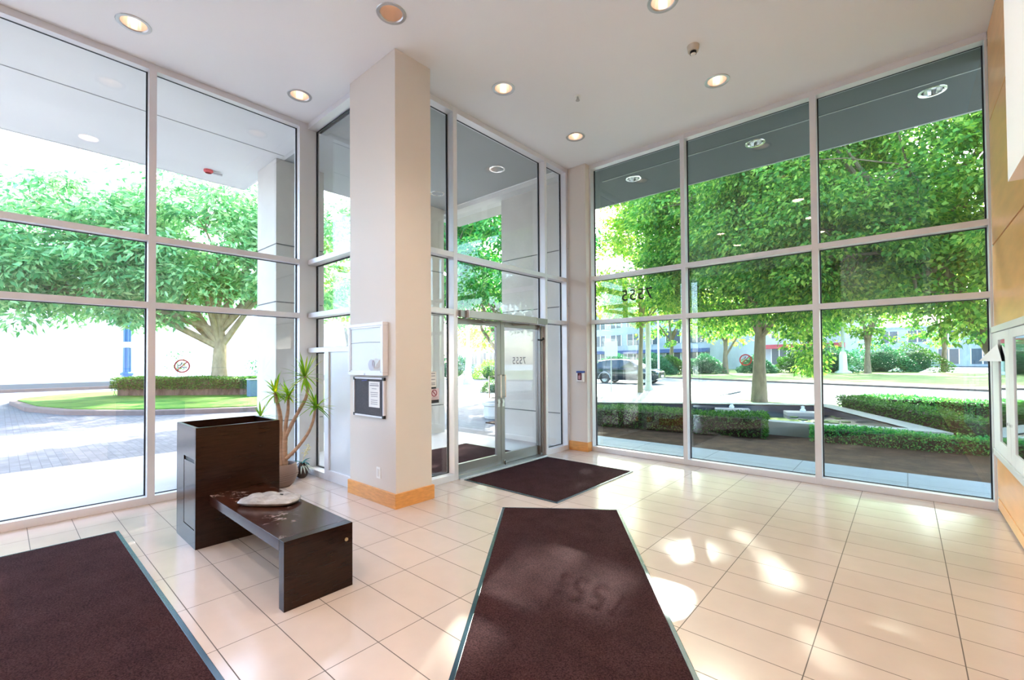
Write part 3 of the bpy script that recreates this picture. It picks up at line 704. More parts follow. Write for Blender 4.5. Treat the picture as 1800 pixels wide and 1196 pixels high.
bm = NB(); box(bm, -4.354, -4.318, YC-.0095, YC-.006, .285, .368); part(t, 'socket', bm, pm('socket_plastic', (.70, .69, .68), .4), bevel=.002)
# reader on the pilaster
t = thing('entry_reader', 'small white wall unit with blue top and dark red window on corner pilaster', 'wall unit', (-4.122, 6.49, 1.26))
bm = NB(); box(bm, -4.19, -4.055, 6.43, 6.489, 1.165, 1.35); part(t, 'housing', bm, M['white'], bevel=.012)
bm = NB(); box(bm, -4.192, -4.053, 6.426, 6.489, 1.318, 1.352); part(t, 'top_cap', bm, M['bluecap'], bevel=.008)
bm = NB(); box(bm, -4.165, -4.085, 6.4265, 6.433, 1.20, 1.318); part(t, 'window', bm, M['led'], bevel=.002)
bm = NB(); box(bm, -4.148, -4.105, 6.4245, 6.4275, 1.215, 1.275); box(bm, -4.120, -4.108, 6.4245, 6.4275, 1.275, 1.30); part(t, 'symbol', bm, pm('pink_symbol', (.55, .28, .32), .6))

# ------------------------------------------------------------------ decals on the glass
def no_smoking(name, label, loc, rot, r, mat_ring):
    t = thing(name, label, 'sticker', loc); t.rotation_euler = rot
    bm = NB(); cyl(bm, (0, 0, 0), (0, 0, .001), r, 40); part(t, 'disc', bm, glass_mat('sticker_film', (.90, .88, .88)), world=False)
    bm = NB(); seg = 48
    a = [[bm.verts.new((q*math.cos(2*PI*i/seg), q*math.sin(2*PI*i/seg), z)) for i in range(seg)] for q, z in ((r*.82, .0012), (r, .0012), (r, .0022), (r*.82, .0022))]
    for k in range(4):
        for i in range(seg): bm.faces.new((a[k][i], a[k][(i+1) % seg], a[(k+1) % 4][(i+1) % seg], a[(k+1) % 4][i]))
    part(t, 'ring', bm, mat_ring, world=False)
    bm = NB(); box(bm, -r*.85, r*.85, -r*.07, r*.07, .0024, .0032); bm.transform(Matrix.Rotation(rad(45), 4, 'Z')); part(t, 'slash', bm, mat_ring, world=False)
    bm = NB(); box(bm, 0, r*.62, -r*.24, -r*.12, .0012, .0022); box(bm, -r*.6, -r*.06, -r*.24, -r*.21, .0012, .0022); box(bm, -r*.6, -r*.06, -r*.15, -r*.12, .0012, .0022); part(t, 'cigarette', bm, M['ink_dark'], world=False)
    bm = NB(); tube(bm, [(-r*.62, -r*.08, .0018), (-r*.5, r*.12, .0018), (-r*.25, r*.18, .0018), (-r*.05, r*.45, .0018), (r*.08, r*.55, .0018)], r*.05, 6); tube(bm, [(-r*.5, r*.0, .0018), (-r*.3, r*.05, .0018), (-r*.1, r*.2, .0018), (r*.02, r*.42, .0018)], r*.04, 6)
    bm.transform(Matrix.Diagonal((1, 1, .12, 1))); bm.transform(Matrix.Translation((0, 0, .0015))); part(t, 'smoke', bm, M['ink'], world=False)
no_smoking('no_smoking_sticker', 'round red no smoking sticker on the left window wall glass', (XG-.0075, 1.40, 1.50), (rad(90), 0, rad(90)), .078, M['red'])
no_smoking('no_smoking_sticker', 'round red no smoking sticker on the right window wall, middle bay', (-1.642, YGN-.0085, 1.525), (rad(90), 0, 0), .078, M['red'])
def number(name, label, loc, rot, size, mat, off):
    t = thing(name, label, 'sticker', loc); t.rotation_euler = rot; ORG[t.name] = (Vector((0, 0, 0)), 0)
    dg = bpy.context.evaluated_depsgraph_get(); x = -size*.98
    for k, ch in enumerate('7555'):
        cu = bpy.data.curves.new('digit', 'FONT'); cu.body = ch; cu.size = size; cu.extrude = .0008; cu.offset = off; cu.align_y = 'CENTER'; cu.align_x = 'CENTER'
        q = bpy.data.objects.new('digit_curve', cu); C.objects.link(q); bpy.context.view_layer.update()
        me = bpy.data.meshes.new_from_object(q.evaluated_get(bpy.context.evaluated_depsgraph_get())); bpy.data.objects.remove(q); bpy.data.curves.remove(cu)
        me.transform(Matrix.Translation(((k-1.5)*size*.56, 0, 0))); me.materials.clear(); me.materials.append(mat)
        o = bpy.data.objects.new('digit', me); C.objects.link(o); o.parent = t
    return t
number('street_number', 'dark number 7555 seen reversed on the first bay of the right windows', (-3.222, YGN-.0085, 2.575), (rad(90), 0, rad(180)), .25, M['ink_dark'], .001)
number('street_number', 'small pale grey number 7555 seen reversed on the right entrance door', (XE-.117, 5.30, 1.53), (rad(90), 0, rad(-90)), .15, pm('frosted_number', (.30, .31, .35), .7), 0)
# paper signs on the sidelight
XS = XGE+.0075
t = thing('paper_sign', 'upper white text sign stuck on the glass sidelight beside the column', 'sign', (XS, 3.55, 1.30))
bm = NB(); box(bm, XS-.0005, XS+.001, 3.43, 3.665, 1.185, 1.405); part(t, 'sheet', bm, M['paper'])
bm = NB(); box(bm, XS+.0011, XS+.0016, 3.43, 3.662, 1.187, 1.21); part(t, 'bottom_band', bm, M['ink_dark'])
bm = NB()
for z, l in ((1.375, .2), (1.345, .2), (1.30, .16), (1.255, .2), (1.235, .12)): box(bm, XS+.0011, XS+.0016, 3.645-l, 3.645, z, z+.010)
part(t, 'text_lines', bm, M['ink'])
t = thing('paper_sign', 'lower pink prohibition sign with red circle on the sidelight beside the column', 'sign', (XS, 3.58, 1.09))
bm = NB(); box(bm, XS-.0005, XS+.001, 3.44, 3.706, 1.005, 1.192); part(t, 'sheet', bm, pm('pale_pink_sheet', (.78, .62, .66), .7))
bm = NB(); box(bm, XS+.0011, XS+.0016, 3.44, 3.706, 1.005, 1.048); part(t, 'bottom_band', bm, M['ink_dark'])
bm = NB(); seg = 32; cy_, cz_ = 3.632, 1.132
a = [[bm.verts.new((x, cy_+q*math.cos(2*PI*i/seg), cz_+q*math.sin(2*PI*i/seg))) for i in range(seg)] for q, x in ((.034, XS+.0012), (.045, XS+.0012), (.045, XS+.002), (.034, XS+.002))]
for k in range(4):
    for i in range(seg): bm.faces.new((a[k][i], a[k][(i+1) % seg], a[(k+1) % 4][(i+1) % seg], a[(k+1) % 4][i]))
tube(bm, [(XS+.0016, cy_-.028, cz_+.028), (XS+.0016, cy_+.028, cz_-.028)], .005, 6)
part(t, 'prohibition_symbol', bm, pm('dark_red', (.33, .02, .06), .5))
bm = NB()
for z, l in ((1.076, .09), (1.06, .12)): box(bm, XS+.0011, XS+.0016, 3.69-l, 3.69, z, z+.006)
part(t, 'text_lines', bm, M['ink'])

# ------------------------------------------------------------------ display case on the right wall
XC = .622
t = thing('notice_cabinet', 'white framed notice cabinet with two narrow glass doors on the wood wall', 'notice cabinet', (XR, 5.4, 1.22))
ya, yb, za, zb = 4.42, 6.26, .625, 1.825
bm = NB(); box(bm, XC+.02, XR-.013, ya+.01, yb-.01, za+.01, zb-.01); part(t, 'carcass', bm, M['white'])
bm = NB()
for q in ((ya, yb, za, za+.055), (ya, yb, zb-.055, zb), (ya, ya+.05, za, zb), (yb-.05, yb, za, zb)): box(bm, XC-.008, XR-.012, *q)
part(t, 'frame', bm, pm('white_case_frame', (.74, .74, .73), .4), bevel=.004)
for y0_, y1_, g0, g1 in ((4.475, 5.30, 4.66, 5.12), (5.31, 6.205, 5.50, 5.85)):
    bm = NB()
    for q in ((y0_, g0, za+.06, zb-.06), (g1, y1_, za+.06, zb-.06), (g0, g1, za+.06, za+.17), (g0, g1, zb-.13, zb-.06)): box(bm, XC, XC+.02, *q)
    dd = part(t, 'door', bm, M['white'], bevel=.002)
    bm = NB(); box(bm, XC+.008, XC+.014, g0, g1, za+.17, zb-.13); part(dd, 'glass', bm, M['glass_dark'])
    bm = NB(); cyl(bm, (XC, y0_+.05 if y0_ > 5 else y1_-.07, 1.0), (XC-.012, y0_+.05 if y0_ > 5 else y1_-.07, 1.0), .012, 12); part(dd, 'lock', bm, M['chrome'])
t = thing('paper_flag', 'white triangular paper flag sticking out from the notice cabinet corner', 'sign', (XC, 5.9, 1.55))
bm = NB(); v = [bm.verts.new(p) for p in ((XC-.004, 5.86, 1.66), (XC-.11, 5.98, 1.505), (XC-.004, 5.62, 1.505), (XC-.004, 6.05, 1.505))]
for f in ((0, 1, 2), (0, 3, 1), (0, 2, 3), (1, 3, 2)): bm.faces.new([v[i] for i in f])
part(t, 'flag', bm, M['paper'])

# ================================================================== OUTSIDE
# canopy undersides, pillars, piers ------------------------------------------
bm = plane_holes(-9.53, XW-.14, -6.4, 3.07, H+.002, [])
b2 = plane_holes(-8.40, XE-.17, 3.07, 6.86, H+.002, ELIT); b3 = plane_holes(-5.3, 6, 6.86, 8.63, H+.002, NLIT); b4 = plane_holes(XE-.17, 6, YN+.15, 6.86, H+.002, [])
tmp = bpy.data.meshes.new('t'); b4.to_mesh(tmp); b4.free(); b3.from_mesh(tmp); bpy.data.meshes.remove(tmp)
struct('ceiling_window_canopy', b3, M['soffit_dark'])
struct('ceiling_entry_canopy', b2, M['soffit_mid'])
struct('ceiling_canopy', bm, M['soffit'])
bm = NB(); box(bm, -9.56, -9.53, -6.4, 3.09, H-.005, H+.5); box(bm, -9.53, -8.4, 3.07, 3.10, H-.005, H+.5); box(bm, -8.43, -8.40, 3.10, 6.89, H-.005, H+.5); box(bm, -8.40, -5.3, 6.86, 6.89, H-.005, H+.5)
box(bm, -5.33, -5.30, 6.89, 8.66, H-.005, H+.5); box(bm, -5.3, 6, 8.63, 8.66, H-.005, H+.5)
struct('trim_fascia', bm, M['soffit'])
bm = NB(); box(bm, -7.50, -7.485, -6.4, 3.0, H-.003, H+.0015); struct('trim_joint', bm, pm('soffit_joint', (.34, .34, .345), .8))
bm = NB(); box(bm, -4.2, 1.2, 7.385, 7.40, H-.006, H+.0015); box(bm, -7.6, -4.55, 6.41, 6.435, H-.012, H+.0015); struct('trim_reveal', bm, M['white'])
bm = NB(); box(bm, -7.7, XE-.16, 6.44, 6.86, H-.09, H+.001); struct('beam', bm, M['soffit'])
def pillar(name, x0, x1, y0, y1, joints, z0=-.12):
    zz = [z0]+joints+[H]
    bm = NB()
    for a, b in zip(zz, zz[1:]): box(bm, x0, x1, y0, y1, a+(.009 if a > z0 else 0), b-(.009 if b < H else 0))
    p = struct(name, bm, M['concrete'], bevel=.006)
    bm = NB(); box(bm, x0+.012, x1-.012, y0+.012, y1-.012, z0, H-.01); q = mesh_obj('core', bm, M['joint']); q.parent = p
    return p
pillar('column_outside', -8.45, -7.65, 2.94, 3.74, [.58, 2.52, 3.465]); pillar('column_entry', -8.40, -7.60, 5.63, 6.43, [.58, 2.52, 3.465])
pillar('wall_pier', -6.09, -4.40, 6.65, 7.25, [.58, 2.50, 3.525])
bm = NB(); box(bm, XR+.02, XR+.25, YN+.16, 7.20, -.05, H); struct('wall_fin', bm, M['concrete'])
for (x, y), l in zip(NLIT, ('canopy downlight outside the left bay of the right windows', 'canopy downlight outside the middle bay of the right windows', 'canopy downlight outside the right bay, next to the wood wall')):
    downlight('canopy_light', 'unlit chrome '+l, x, y, H+.002, 'unlit canopy downlights', lit=False)
for (x, y), l in zip(ELIT, ('unlit chrome canopy downlight seen above the entrance doors through the glass', 'unlit chrome canopy downlight seen through the narrow pane beside the column')):
    downlight('canopy_light', l, x, y, H+.002, 'unlit canopy downlights', lit=False)
t = thing('canopy_sensor', 'small red fitting under the outer edge of the left canopy', 'sensor', (-9.0, 2.35, H))
bm = NB(); rg = lathe(bm, [(.05, -.05), (.07, -.03), (.07, 0)], 16, -9.0, 2.35); bm.transform(Matrix.Translation((0, 0, H))); part(t, 'red_body', bm, M['red'])
bm = NB(); cyl(bm, (-9.0, 2.42, H-.035), (-8.96, 2.55, H-.045), .02, 10); part(t, 'nozzle', bm, M['steel'])

# grounds ---------------------------------------------------------------------
def flat(name, pts, z, mat, kind='structure', th=.3):
    bm = NB(); prism(bm, pts, z-th, z); o = mesh_obj(name, bm, mat); o['kind'] = kind; return o
flat('ground', [(-140, -90), (90, -90), (90, 140), (-140, 140)], -.16, M['road_pale'], th=.4)
flat('pavement_plaza', [(-28.5, -30), (-6.36, -30), (-6.36, 2.95), (-4.53, 2.95), (-4.53, 6.66), (-6.1, 6.66), (-6.1, 24), (-28.5, 30)], -.05, M['plaza'])
flat('pavement_entry', [(-9.6, -8), (-6.36, -8), (-6.36, 2.95), (-4.53, 2.95), (-4.53, 6.65), (-9.6, 6.65)], -.015, M['entry_slab'], th=.1)
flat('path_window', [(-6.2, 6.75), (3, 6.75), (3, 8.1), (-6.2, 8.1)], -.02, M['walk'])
o = flat('planting_bed', [(-8, 8.1), (5, 8.1), (5, 13), (-8, 13)], -.02, M['soil'], 'stuff'); tag(o, 'bare dark soil bed between the window path and the pond', 'soil')
flat('pavement_street', [(-30, 26.5), (-6.1, 8.05), (-6.1, 12.5), (5, 12.5), (14, 12.5), (14, 13.6), (-4, 20.8), (-24, 28.6)], -.08, M['slab'])
dR = Vector((-.93, .36, 0)).normalized(); nR = Vector((.36, .93, 0)).normalized()
def strip(n0, n1, t0=-70, t1=60): return [tuple((nR*n+dR*t_).xy) for n, t_ in ((n0, t1), (n0, t0), (n1, t0), (n1, t1))]
flat('road', strip(18.3, 30), -.12, M['asphalt'])
flat('kerb_far', strip(30, 30.35), -.02, M['kerb'])
o = flat('far_verge', strip(30.35, 60), -.01, M['verge'], 'stuff'); tag(o, 'strip of yellowish grass on the far side of the street', 'grass')
o = flat('street_lawn', [(-12, 17.8), (-3.2, 16.6), (-2.4, 17.3), (-5, 18.9), (-12.5, 21.6)], -.06, M['lawn'], 'stuff'); tag(o, 'patch of green lawn around the thick street tree beyond the pond', 'grass')
o = flat('street_lawn', [(-14, 21.6), (-6.5, 19.3), (-1, 17.8), (-1, 18.5), (-6, 20.4), (-14.5, 23.2)], -.055, M['lawn'], 'stuff'); tag(o, 'second thin strip of green lawn nearer the street kerb, beyond the maple', 'grass')
isl = [(-27.6, .5), (-26, .25), (-22, .55), (-19.4, 1.3), (-18.1, 2.2), (-17.2, 2.9), (-16.3, 4.2), (-15.6, 5.5), (-15.2, 7.5), (-16, 10), (-19, 13), (-24, 14), (-30, 11), (-31, 6), (-29.5, 2)]
bm = NB(); prism(bm, isl, -.3, .10); kb = struct('kerb_island', bm, M['kerb'], bevel=.03)
ce = Vector((sum(p[0] for p in isl)/len(isl), sum(p[1] for p in isl)/len(isl)))
inn = [tuple(ce+(Vector(p)-ce)*(1-.28/max(.5, (Vector(p)-ce).length))) for p in isl]
bm = NB(); prism(bm, inn, -.2, .125); o = mesh_obj('island_lawn', bm, M['lawn']); o['kind'] = 'stuff'; tag(o, 'bright green lawn on the kerbed island outside the left windows', 'grass')
bm = NB(); box(bm, -39.6, -38.9, -30, 30, -.2, .02); struct('kerb_west', bm, M['kerb'])

# foliage builders -------------------------------------------------------------
def leaves_mesh(name, P, out, L, Wd, mat, seed, droop=.5, flat_=.7):
    r = np.random.default_rng(seed); n = len(P)
    a = out*.8+r.normal(0, .55, (n, 3)); a[:, 2] = a[:, 2]*.6-droop*r.uniform(.3, 1.2, n); a /= np.linalg.norm(a, axis=1)[:, None]+1e-9
    up = np.tile(np.array([0, 0, 1.]), (n, 1))*flat_+r.normal(0, .55, (n, 3))
    s = np.cross(a, up); s /= np.linalg.norm(s, axis=1)[:, None]+1e-9; nn = np.cross(s, a)
    l = (L*r.uniform(.65, 1.25, n))[:, None]; w = (Wd*r.uniform(.7, 1.2, n))[:, None]
    V = np.empty((n, 4, 3)); V[:, 0] = P; V[:, 1] = P+a*l*.42+s*w*.5+nn*w*.18; V[:, 2] = P+a*l; V[:, 3] = P+a*l*.42-s*w*.5+nn*w*.18
    me = bpy.data.meshes.new(name); me.vertices.add(4*n); me.loops.add(4*n); me.polygons.add(n)
    me.vertices.foreach_set('co', V.reshape(-1)); me.loops.foreach_set('vertex_index', np.arange(4*n, dtype=np.int32))
    me.polygons.foreach_set('loop_start', np.arange(0, 4*n, 4, dtype=np.int32)); me.polygons.foreach_set('loop_total', np.full(n, 4, dtype=np.int32))
    me.update(); me.validate(); me.materials.append(mat)
    return me
def add_mesh_part(parent, name, me):
    o = bpy.data.objects.new(name, me); C.objects.link(o); o.parent = parent; ORG[o.name] = ORG[parent.name]; return o
def crown_clusters(ells, seed):
    r = np.random.default_rng(seed); out = []
    for (c, rr, n) in ells:
        k = 0
        while k < n:
            d = r.normal(0, 1, 3); d /= np.linalg.norm(d); q = r.uniform(.35, 1)**.6
            p = np.array(c)+d*np.array(rr)*q
            if d[2] < -.75 and r.random() < .6: continue
            out.append((*p, *d)); k += 1
    return np.array(out)
def leaf_cloud(cl, per, rad_, seed, zf=.55):
    r = np.random.default_rng(seed+1); n = len(cl)*per
    d = r.normal(0, 1, (n, 3)); d /= np.linalg.norm(d, axis=1)[:, None]; q = r.uniform(0, 1, n)**.45
    rr = rad_*r.uniform(.6, 1.3, len(cl)).repeat(per)
    o = d*(rr*q)[:, None]; o[:, 2] *= zf
    P = np.repeat(cl[:, :3], per, 0)+o
    out = d*.7+np.repeat(cl[:, 3:], per, 0)*.6; out[:, 2] *= .4
    return P, out
SUNV = np.array([-.366*math.cos(rad(30)), .93*math.cos(rad(30)), .5]); SUNV /= np.linalg.norm(SUNV)
# gaps between the leaves through which the low sun reaches the lobby: (x, y, width) where each beam meets the floor
GAPS = [(-1.49,2.7,0.128),(-1.52,2.49,0.065),(-2.05,2.68,0.068),(-1.96,2.92,0.087),(-1.89,2.67,0.049),(-1.78,1.86,0.084),(-1.77,2.03,0.047),(-1.33,3.58,0.098),(-1.23,3.81,0.092),(-0.97,4.22,0.086),(-1.06,4.26,0.058),(-0.8,3.9,0.069),(-0.68,3.7,0.081),(-0.6,3.51,0.083),(-0.72,3.41,0.053),(-0.9,3.0,0.05),(-0.84,3.0,0.03),(-1.13,2.86,0.058),(-1.08,2.96,0.033),(-1.55,3.61,0.047),(0,3.14,0.059),(-0.4,4.37,0.035),(-0.25,4.18,0.037),(0.24,5.61,0.05),(0.13,6.33,0.046),(-0.36,2.86,0.042),(-0.35,2.62,0.038),(-0.6,2.75,0.037),(0.01,3.41,0.032),(-3.44,5.14,0.069),(-3.25,5.26,0.077),(-2.95,4.72,0.062),(-3.09,4.1,0.064),(-1.79,5.19,0.051),(-3.22,5.93,0.05),(-0.98,3.75,0.03),(-1.37,3.0,0.04),(-2.12,2.31,0.032),(0.69,4.9,0.05)]
def open_gaps(P, out):
    keep = np.ones(len(P), bool)
    for x, y, r_ in GAPS:
        v = P-np.array([x, y, 0.]); t_ = v @ SUNV; keep &= np.linalg.norm(v-t_[:, None]*SUNV, axis=1) > r_*.8+(.10 if x < -1.4 and y < 3 else .06)
    return P[keep], out[keep]
def tree(name, label, trunk, r0, ells, per, crad, L, Wd, leafm, bark, seed, limbs=8, group=None, droop=.5, twigs=True, cat='tree', hang=None):
    """trunk: points from root to fork; ells: crown lobes (centre, radii, clusters)"""
    base = trunk[0]; t = thing(name, label, cat, base, 0, group)
    cl = crown_clusters(ells, seed)
    if hang is not None: cl = np.concatenate([cl, np.array([(*h, 0, 0, -1.) for h in hang])])
    P, out = leaf_cloud(cl, per, crad, seed)
    if base[1] > 14 and base[1] < 24 and base[0] > -11: P, out = open_gaps(P, out)
    P -= np.array(base)
    rng = random.Random(seed)
    bm = NB(); n = len(trunk); rr = [r0*(1.25 if i == 0 else 1-.35*i/(n-1)) for i in range(n)]; tube(bm, trunk, rr, 14)
    top = Vector(trunk[-1]); nodes = []
    for k in range(limbs):
        c = Vector(cl[rng.randrange(len(cl))][:3]); e_ = ells[k % len(ells)]
        cc = Vector(e_[0]); end = cc.lerp(c, .62) if (c-cc).length < 2*max(e_[1]) else cc
        st = Vector(trunk[-1-(k % 2)]) if n > 2 else top
        m1 = st.lerp(end, .35)+Vector((rng.uniform(-.3, .3), rng.uniform(-.3, .3), .35)); m2 = st.lerp(end, .7)+Vector((rng.uniform(-.3, .3), rng.uniform(-.3, .3), .25))
        tube(bm, [st-Vector((0, 0, .1)), m1, m2, end], [r0*.48, r0*.34, r0*.22, r0*.1], 8); nodes += [m1, m2, end, m1.lerp(m2, .5), m2.lerp(end, .5)]
    if twigs:
        for q in cl[:: max(1, len(cl)//140)]:
            q = Vector(q[:3]); b = min(nodes, key=lambda v: (v-q).length); 
            if (b-q).length > 4.5: continue
            tube(bm, [b, b.lerp(q, .5)+Vector((rng.uniform(-.2, .2), rng.uniform(-.2, .2), .12)), q], [r0*.09, r0*.06, .008], 5)
    part(t, 'trunk', bm, bark, smooth=True)
    add_mesh_part(t, 'foliage', leaves_mesh('foliage', P, out, L, Wd, leafm, seed, droop))
    return t
def hedge(name, label, a, b, depth, z0, z1, n, L, leafm, seed, under=.0, rough_=.05, cat='hedge'):
    """clipped hedge from a to b (front edge), going back by depth; under: bare twiggy share of its height"""
    a, b = Vector((*a, 0)), Vector((*b, 0)); d = b-a; ln = d.length; d.normalize(); back = Vector((-d.y, d.x, 0))*depth
    t = thing(name, label, cat, (a.x, a.y, z0)); r = np.random.default_rng(seed)
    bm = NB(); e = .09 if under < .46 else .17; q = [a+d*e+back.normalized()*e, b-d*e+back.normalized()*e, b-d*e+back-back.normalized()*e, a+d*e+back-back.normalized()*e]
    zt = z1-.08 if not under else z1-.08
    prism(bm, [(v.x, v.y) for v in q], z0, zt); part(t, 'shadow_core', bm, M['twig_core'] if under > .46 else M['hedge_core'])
    h = z1-z0; A = [ln*depth, ln*h, ln*h, depth*h, depth*h]; tot = sum(A); P = []; O = []
    zl = z0+h*under*.85
    for k, ar in enumerate(A):
        m_ = int(n*ar/tot)*1; u = r.uniform(0, 1, m_); v = r.uniform(0, 1, m_); w_ = np.abs(r.normal(0, rough_, m_))
        da, ba = np.array(d), np.array(back); a0 = np.array(a); bn = ba/np.linalg.norm(ba); zv = zl+(z1-zl)*v
        if k == 0: p = a0+np.outer(u*ln, da)+np.outer(v, ba); p[:, 2] = z1-w_+rough_*.6*np.sin(u*ln*2.3); o_ = np.tile([0, 0, .8], (m_, 1))
        elif k == 1: p = a0+np.outer(u*ln, da)+np.outer(w_, bn); p[:, 2] = zv; o_ = np.tile(-bn, (m_, 1))
        elif k == 2: p = a0+np.outer(u*ln, da)+np.outer(depth-w_, bn); p[:, 2] = zv; o_ = np.tile(bn, (m_, 1))
        elif k == 3: p = a0+np.outer(w_, da)+np.outer(u, ba); p[:, 2] = zv; o_ = np.tile(-da, (m_, 1))
        else: p = a0+np.outer(ln-w_, da)+np.outer(u, ba); p[:, 2] = zv; o_ = np.tile(da, (m_, 1))
        P.append(p); O.append(o_)
    P = np.concatenate(P)-np.array((a.x, a.y, z0)); O = np.concatenate(O)
    add_mesh_part(t, 'foliage', leaves_mesh('foliage', P, O, L, L*.55, leafm, seed, .1, .3))
    if under:
        bm = NB(); rg = random.Random(seed)
        for k in range(int(ln*34)):
            p = a+d*rg.uniform(.05, ln-.05)+back*rg.uniform(.03, .95); tube(bm, [(p.x, p.y, z0), (p.x+rg.uniform(-.12, .12), p.y+rg.uniform(-.12, .12), z0+h*under*.6), (p.x+rg.uniform(-.2, .2), p.y+rg.uniform(-.2, .2), z0+h*(under+.15))], [.012, .01, .006], 4)
        o_ = part(t, 'twigs', bm, M['twig']); o_['kind'] = 'stuff'
    return t
def bush(name, label, c, r_, n, L, leafm, seed, zf=.8, group=None):
    t = thing(name, label, 'shrub', (c[0], c[1], c[2]), 0, group); r = np.random.default_rng(seed)
    d = r.normal(0, 1, (n, 3)); d /= np.linalg.norm(d, axis=1)[:, None]; d[:, 2] = np.abs(d[:, 2])*1.1-.1
    P = d*r_*(1-np.abs(r.normal(0, .16, n)))[:, None]; P[:, 2] *= zf; P *= (1+.10*np.sin(d[:, 0:1]*7+d[:, 2:3]*9)); P[:, 2] += .06
    add_mesh_part(t, 'foliage', leaves_mesh('foliage', P, d, L, L*.5, leafm, seed, .15, .4))
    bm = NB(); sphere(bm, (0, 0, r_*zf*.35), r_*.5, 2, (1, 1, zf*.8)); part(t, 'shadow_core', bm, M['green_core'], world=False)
    return t

# W island ----------------------------------------------------------------------
tree('island_tree', 'broad spreading green tree on the kerbed island outside the left windows',
     [(-23.6, 6.62, .05), (-23.6, 6.62, 1.3), (-23.58, 6.65, 2.3), (-23.6, 6.62, 3.0)], .33,
     [((-23.6, 6.6, 6.8), (4.4, 4.4, 3.6), 150), ((-25.0, 1.4, 5.9), (4.1, 3.9, 3.0), 120), ((-21.4, 9.7, 6.4), (3.6, 3.4, 3.3), 80), ((-24.8, 3.9, 4.8), (3.6, 3.4, 2.3), 80), ((-25.4, -.8, 4.9), (2.6, 2.6, 2.0), 45)],
     125, .95, .33, .12, M['leafW'], M['bark_pale'], 21, limbs=14, droop=.55)
hd = hedge('island_hedge', 'long clipped hedge with bare twiggy base around the island tree', (-25.5, 3.1), (-19.4, 8.5), 1.5, .08, .88, 20000, .075, M['leafH'], 31, under=.48)
for nm, lb, c, hgt, sd in (('sapling', 'thin dark sapling rising above the island hedge near the no smoking sticker', (-27.6, 5.9), 1.9, 3), ('sapling', 'small leafy sapling above the island hedge right of the tree trunk', (-25.0, 8.6), 1.55, 9)):
    t = thing(nm, lb, 'sapling', (c[0]*.93, c[1]*.93, .1)); rng = random.Random(sd)
    bm = NB(); tube(bm, [(0, 0, 0), (.03, 0, hgt*.5), (0, .04, hgt)], [.012, .01, .005], 5)
    for k in range(7): tube(bm, [(0, 0, hgt*(.45+.07*k)), (rng.uniform(-.35, .35), rng.uniform(-.35, .35), hgt*(.55+.07*k))], [.006, .003], 4)
    part(t, 'stem', bm, M['hedge_core'], world=False)
    r = np.random.default_rng(sd); P = r.normal(0, .17, (150, 3)); P[:, 2] = hgt*(.55+.5*r.random(150))
    add_mesh_part(t, 'foliage', leaves_mesh('foliage', P, r.normal(0, 1, (150, 3)), .12, .06, M['leafE'], sd))
t = thing('utility_post', 'short blue-grey utility box standing at the right end of the island hedge', 'utility box', (-20.2, 6.95, .1))
bm = NB(); box(bm, -20.4, -20.02, 6.7, 7.08, .12, .80); part(t, 'cabinet', bm, pm('slate_blue_box', (.10, .15, .22), .5), bevel=.02)
bm = NB(); box(bm, -20.43, -19.99, 6.67, 7.11, .80, .84); part(t, 'lid', bm, M['greypole'], bevel=.01)
t = thing('street_lamp', 'blue fluted street lamp post left of the first left window mullion', 'lamp post', (-31.3, 4.5, -.1))
bm = NB(); rg = lathe(bm, [(.30, 0), (.30, .35), (.23, .45), (.23, .95), (.29, 1.0), (.29, 1.08), (.18, 1.15)], 16, wav=.04, nw=8); part(t, 'base', bm, M['blue'], world=False)
bm = NB(); lathe(bm, [(.175, 1.1), (.16, 5.2), (.13, 9)], 16, wav=.07, nw=8); part(t, 'post', bm, M['blue'], world=False)
bm = NB(); box(bm, -.48, -.10, -.2, .2, 3.9, 4.75); part(t, 'control_box', bm, M['greypole'], world=False, bevel=.02)
bm = NB(); rg = lathe(bm, [(.185, 2.45), (.18, 2.75)], 16); part(t, 'poster_band', bm, M['paper'], world=False)
t = thing('thin_post', 'very thin dark post beyond the right end of the island hedge', 'post', (-26.2, 11.4, 0)); bm = NB(); cyl(bm, (0, 0, 0), (.08, 0, 2.9), .03, 8); part(t, 'rod', bm, M['greypole'], world=False)
# white building across the west road
t = thing('white_building', 'long blank white building across the road outside the left windows', 'building', (-43, 0, -.1))
bm = NB(); box(bm, -52, -40.4, -45, 26, -.1, 9.5); part(t, 'wall', bm, M['bldg_white'])
bm = NB(); box(bm, -40.45, -40.3, -45, 26, -.1, .28); part(t, 'plinth', bm, M['joint'])
bm = NB(); box(bm, -52.2, -40.2, -45.2, 26.2, 9.5, 9.7); part(t, 'parapet', bm, M['bldg_white'])

# entrance side -------------------------------------------------------------------
tree('entrance_tree', 'dense deep green tree seen through the entrance doors', [(-12.6, 13.9, -.05), (-12.6, 13.9, 1.6), (-12.5, 13.9, 2.9)], .2,
     [((-12.4, 13.6, 5.9), (3.3, 3.3, 3.6), 150), ((-14.2, 12.2, 5.4), (2.2, 2.2, 2.5), 55)], 150, .8, .26, .10, M['leafE'], M['bark'], 41, limbs=8, droop=.7)
tree('plaza_tree', 'tall green tree seen through the narrow panes left of the column', [(-27.5, 15.2, -.05), (-27.5, 15.2, 2.0), (-27.4, 15.2, 3.6)], .25,
     [((-27.4, 15.2, 6.6), (2.0, 2.0, 5.0), 90)], 110, .8, .30, .12, M['leafY'], M['bark'], 43, limbs=6)
t = thing('street_lamp', 'pale lamp post with flared base seen through the left entrance door', 'lamp post', (-22, 20.65, -.05))
bm = NB(); rg = lathe(bm, [(.34, 0), (.34, .25), (.22, .5), (.19, 1.3), (.13, 1.7)], 16, wav=.03, nw=8); part(t, 'base', bm, M['greypole'], world=False, smooth=True)
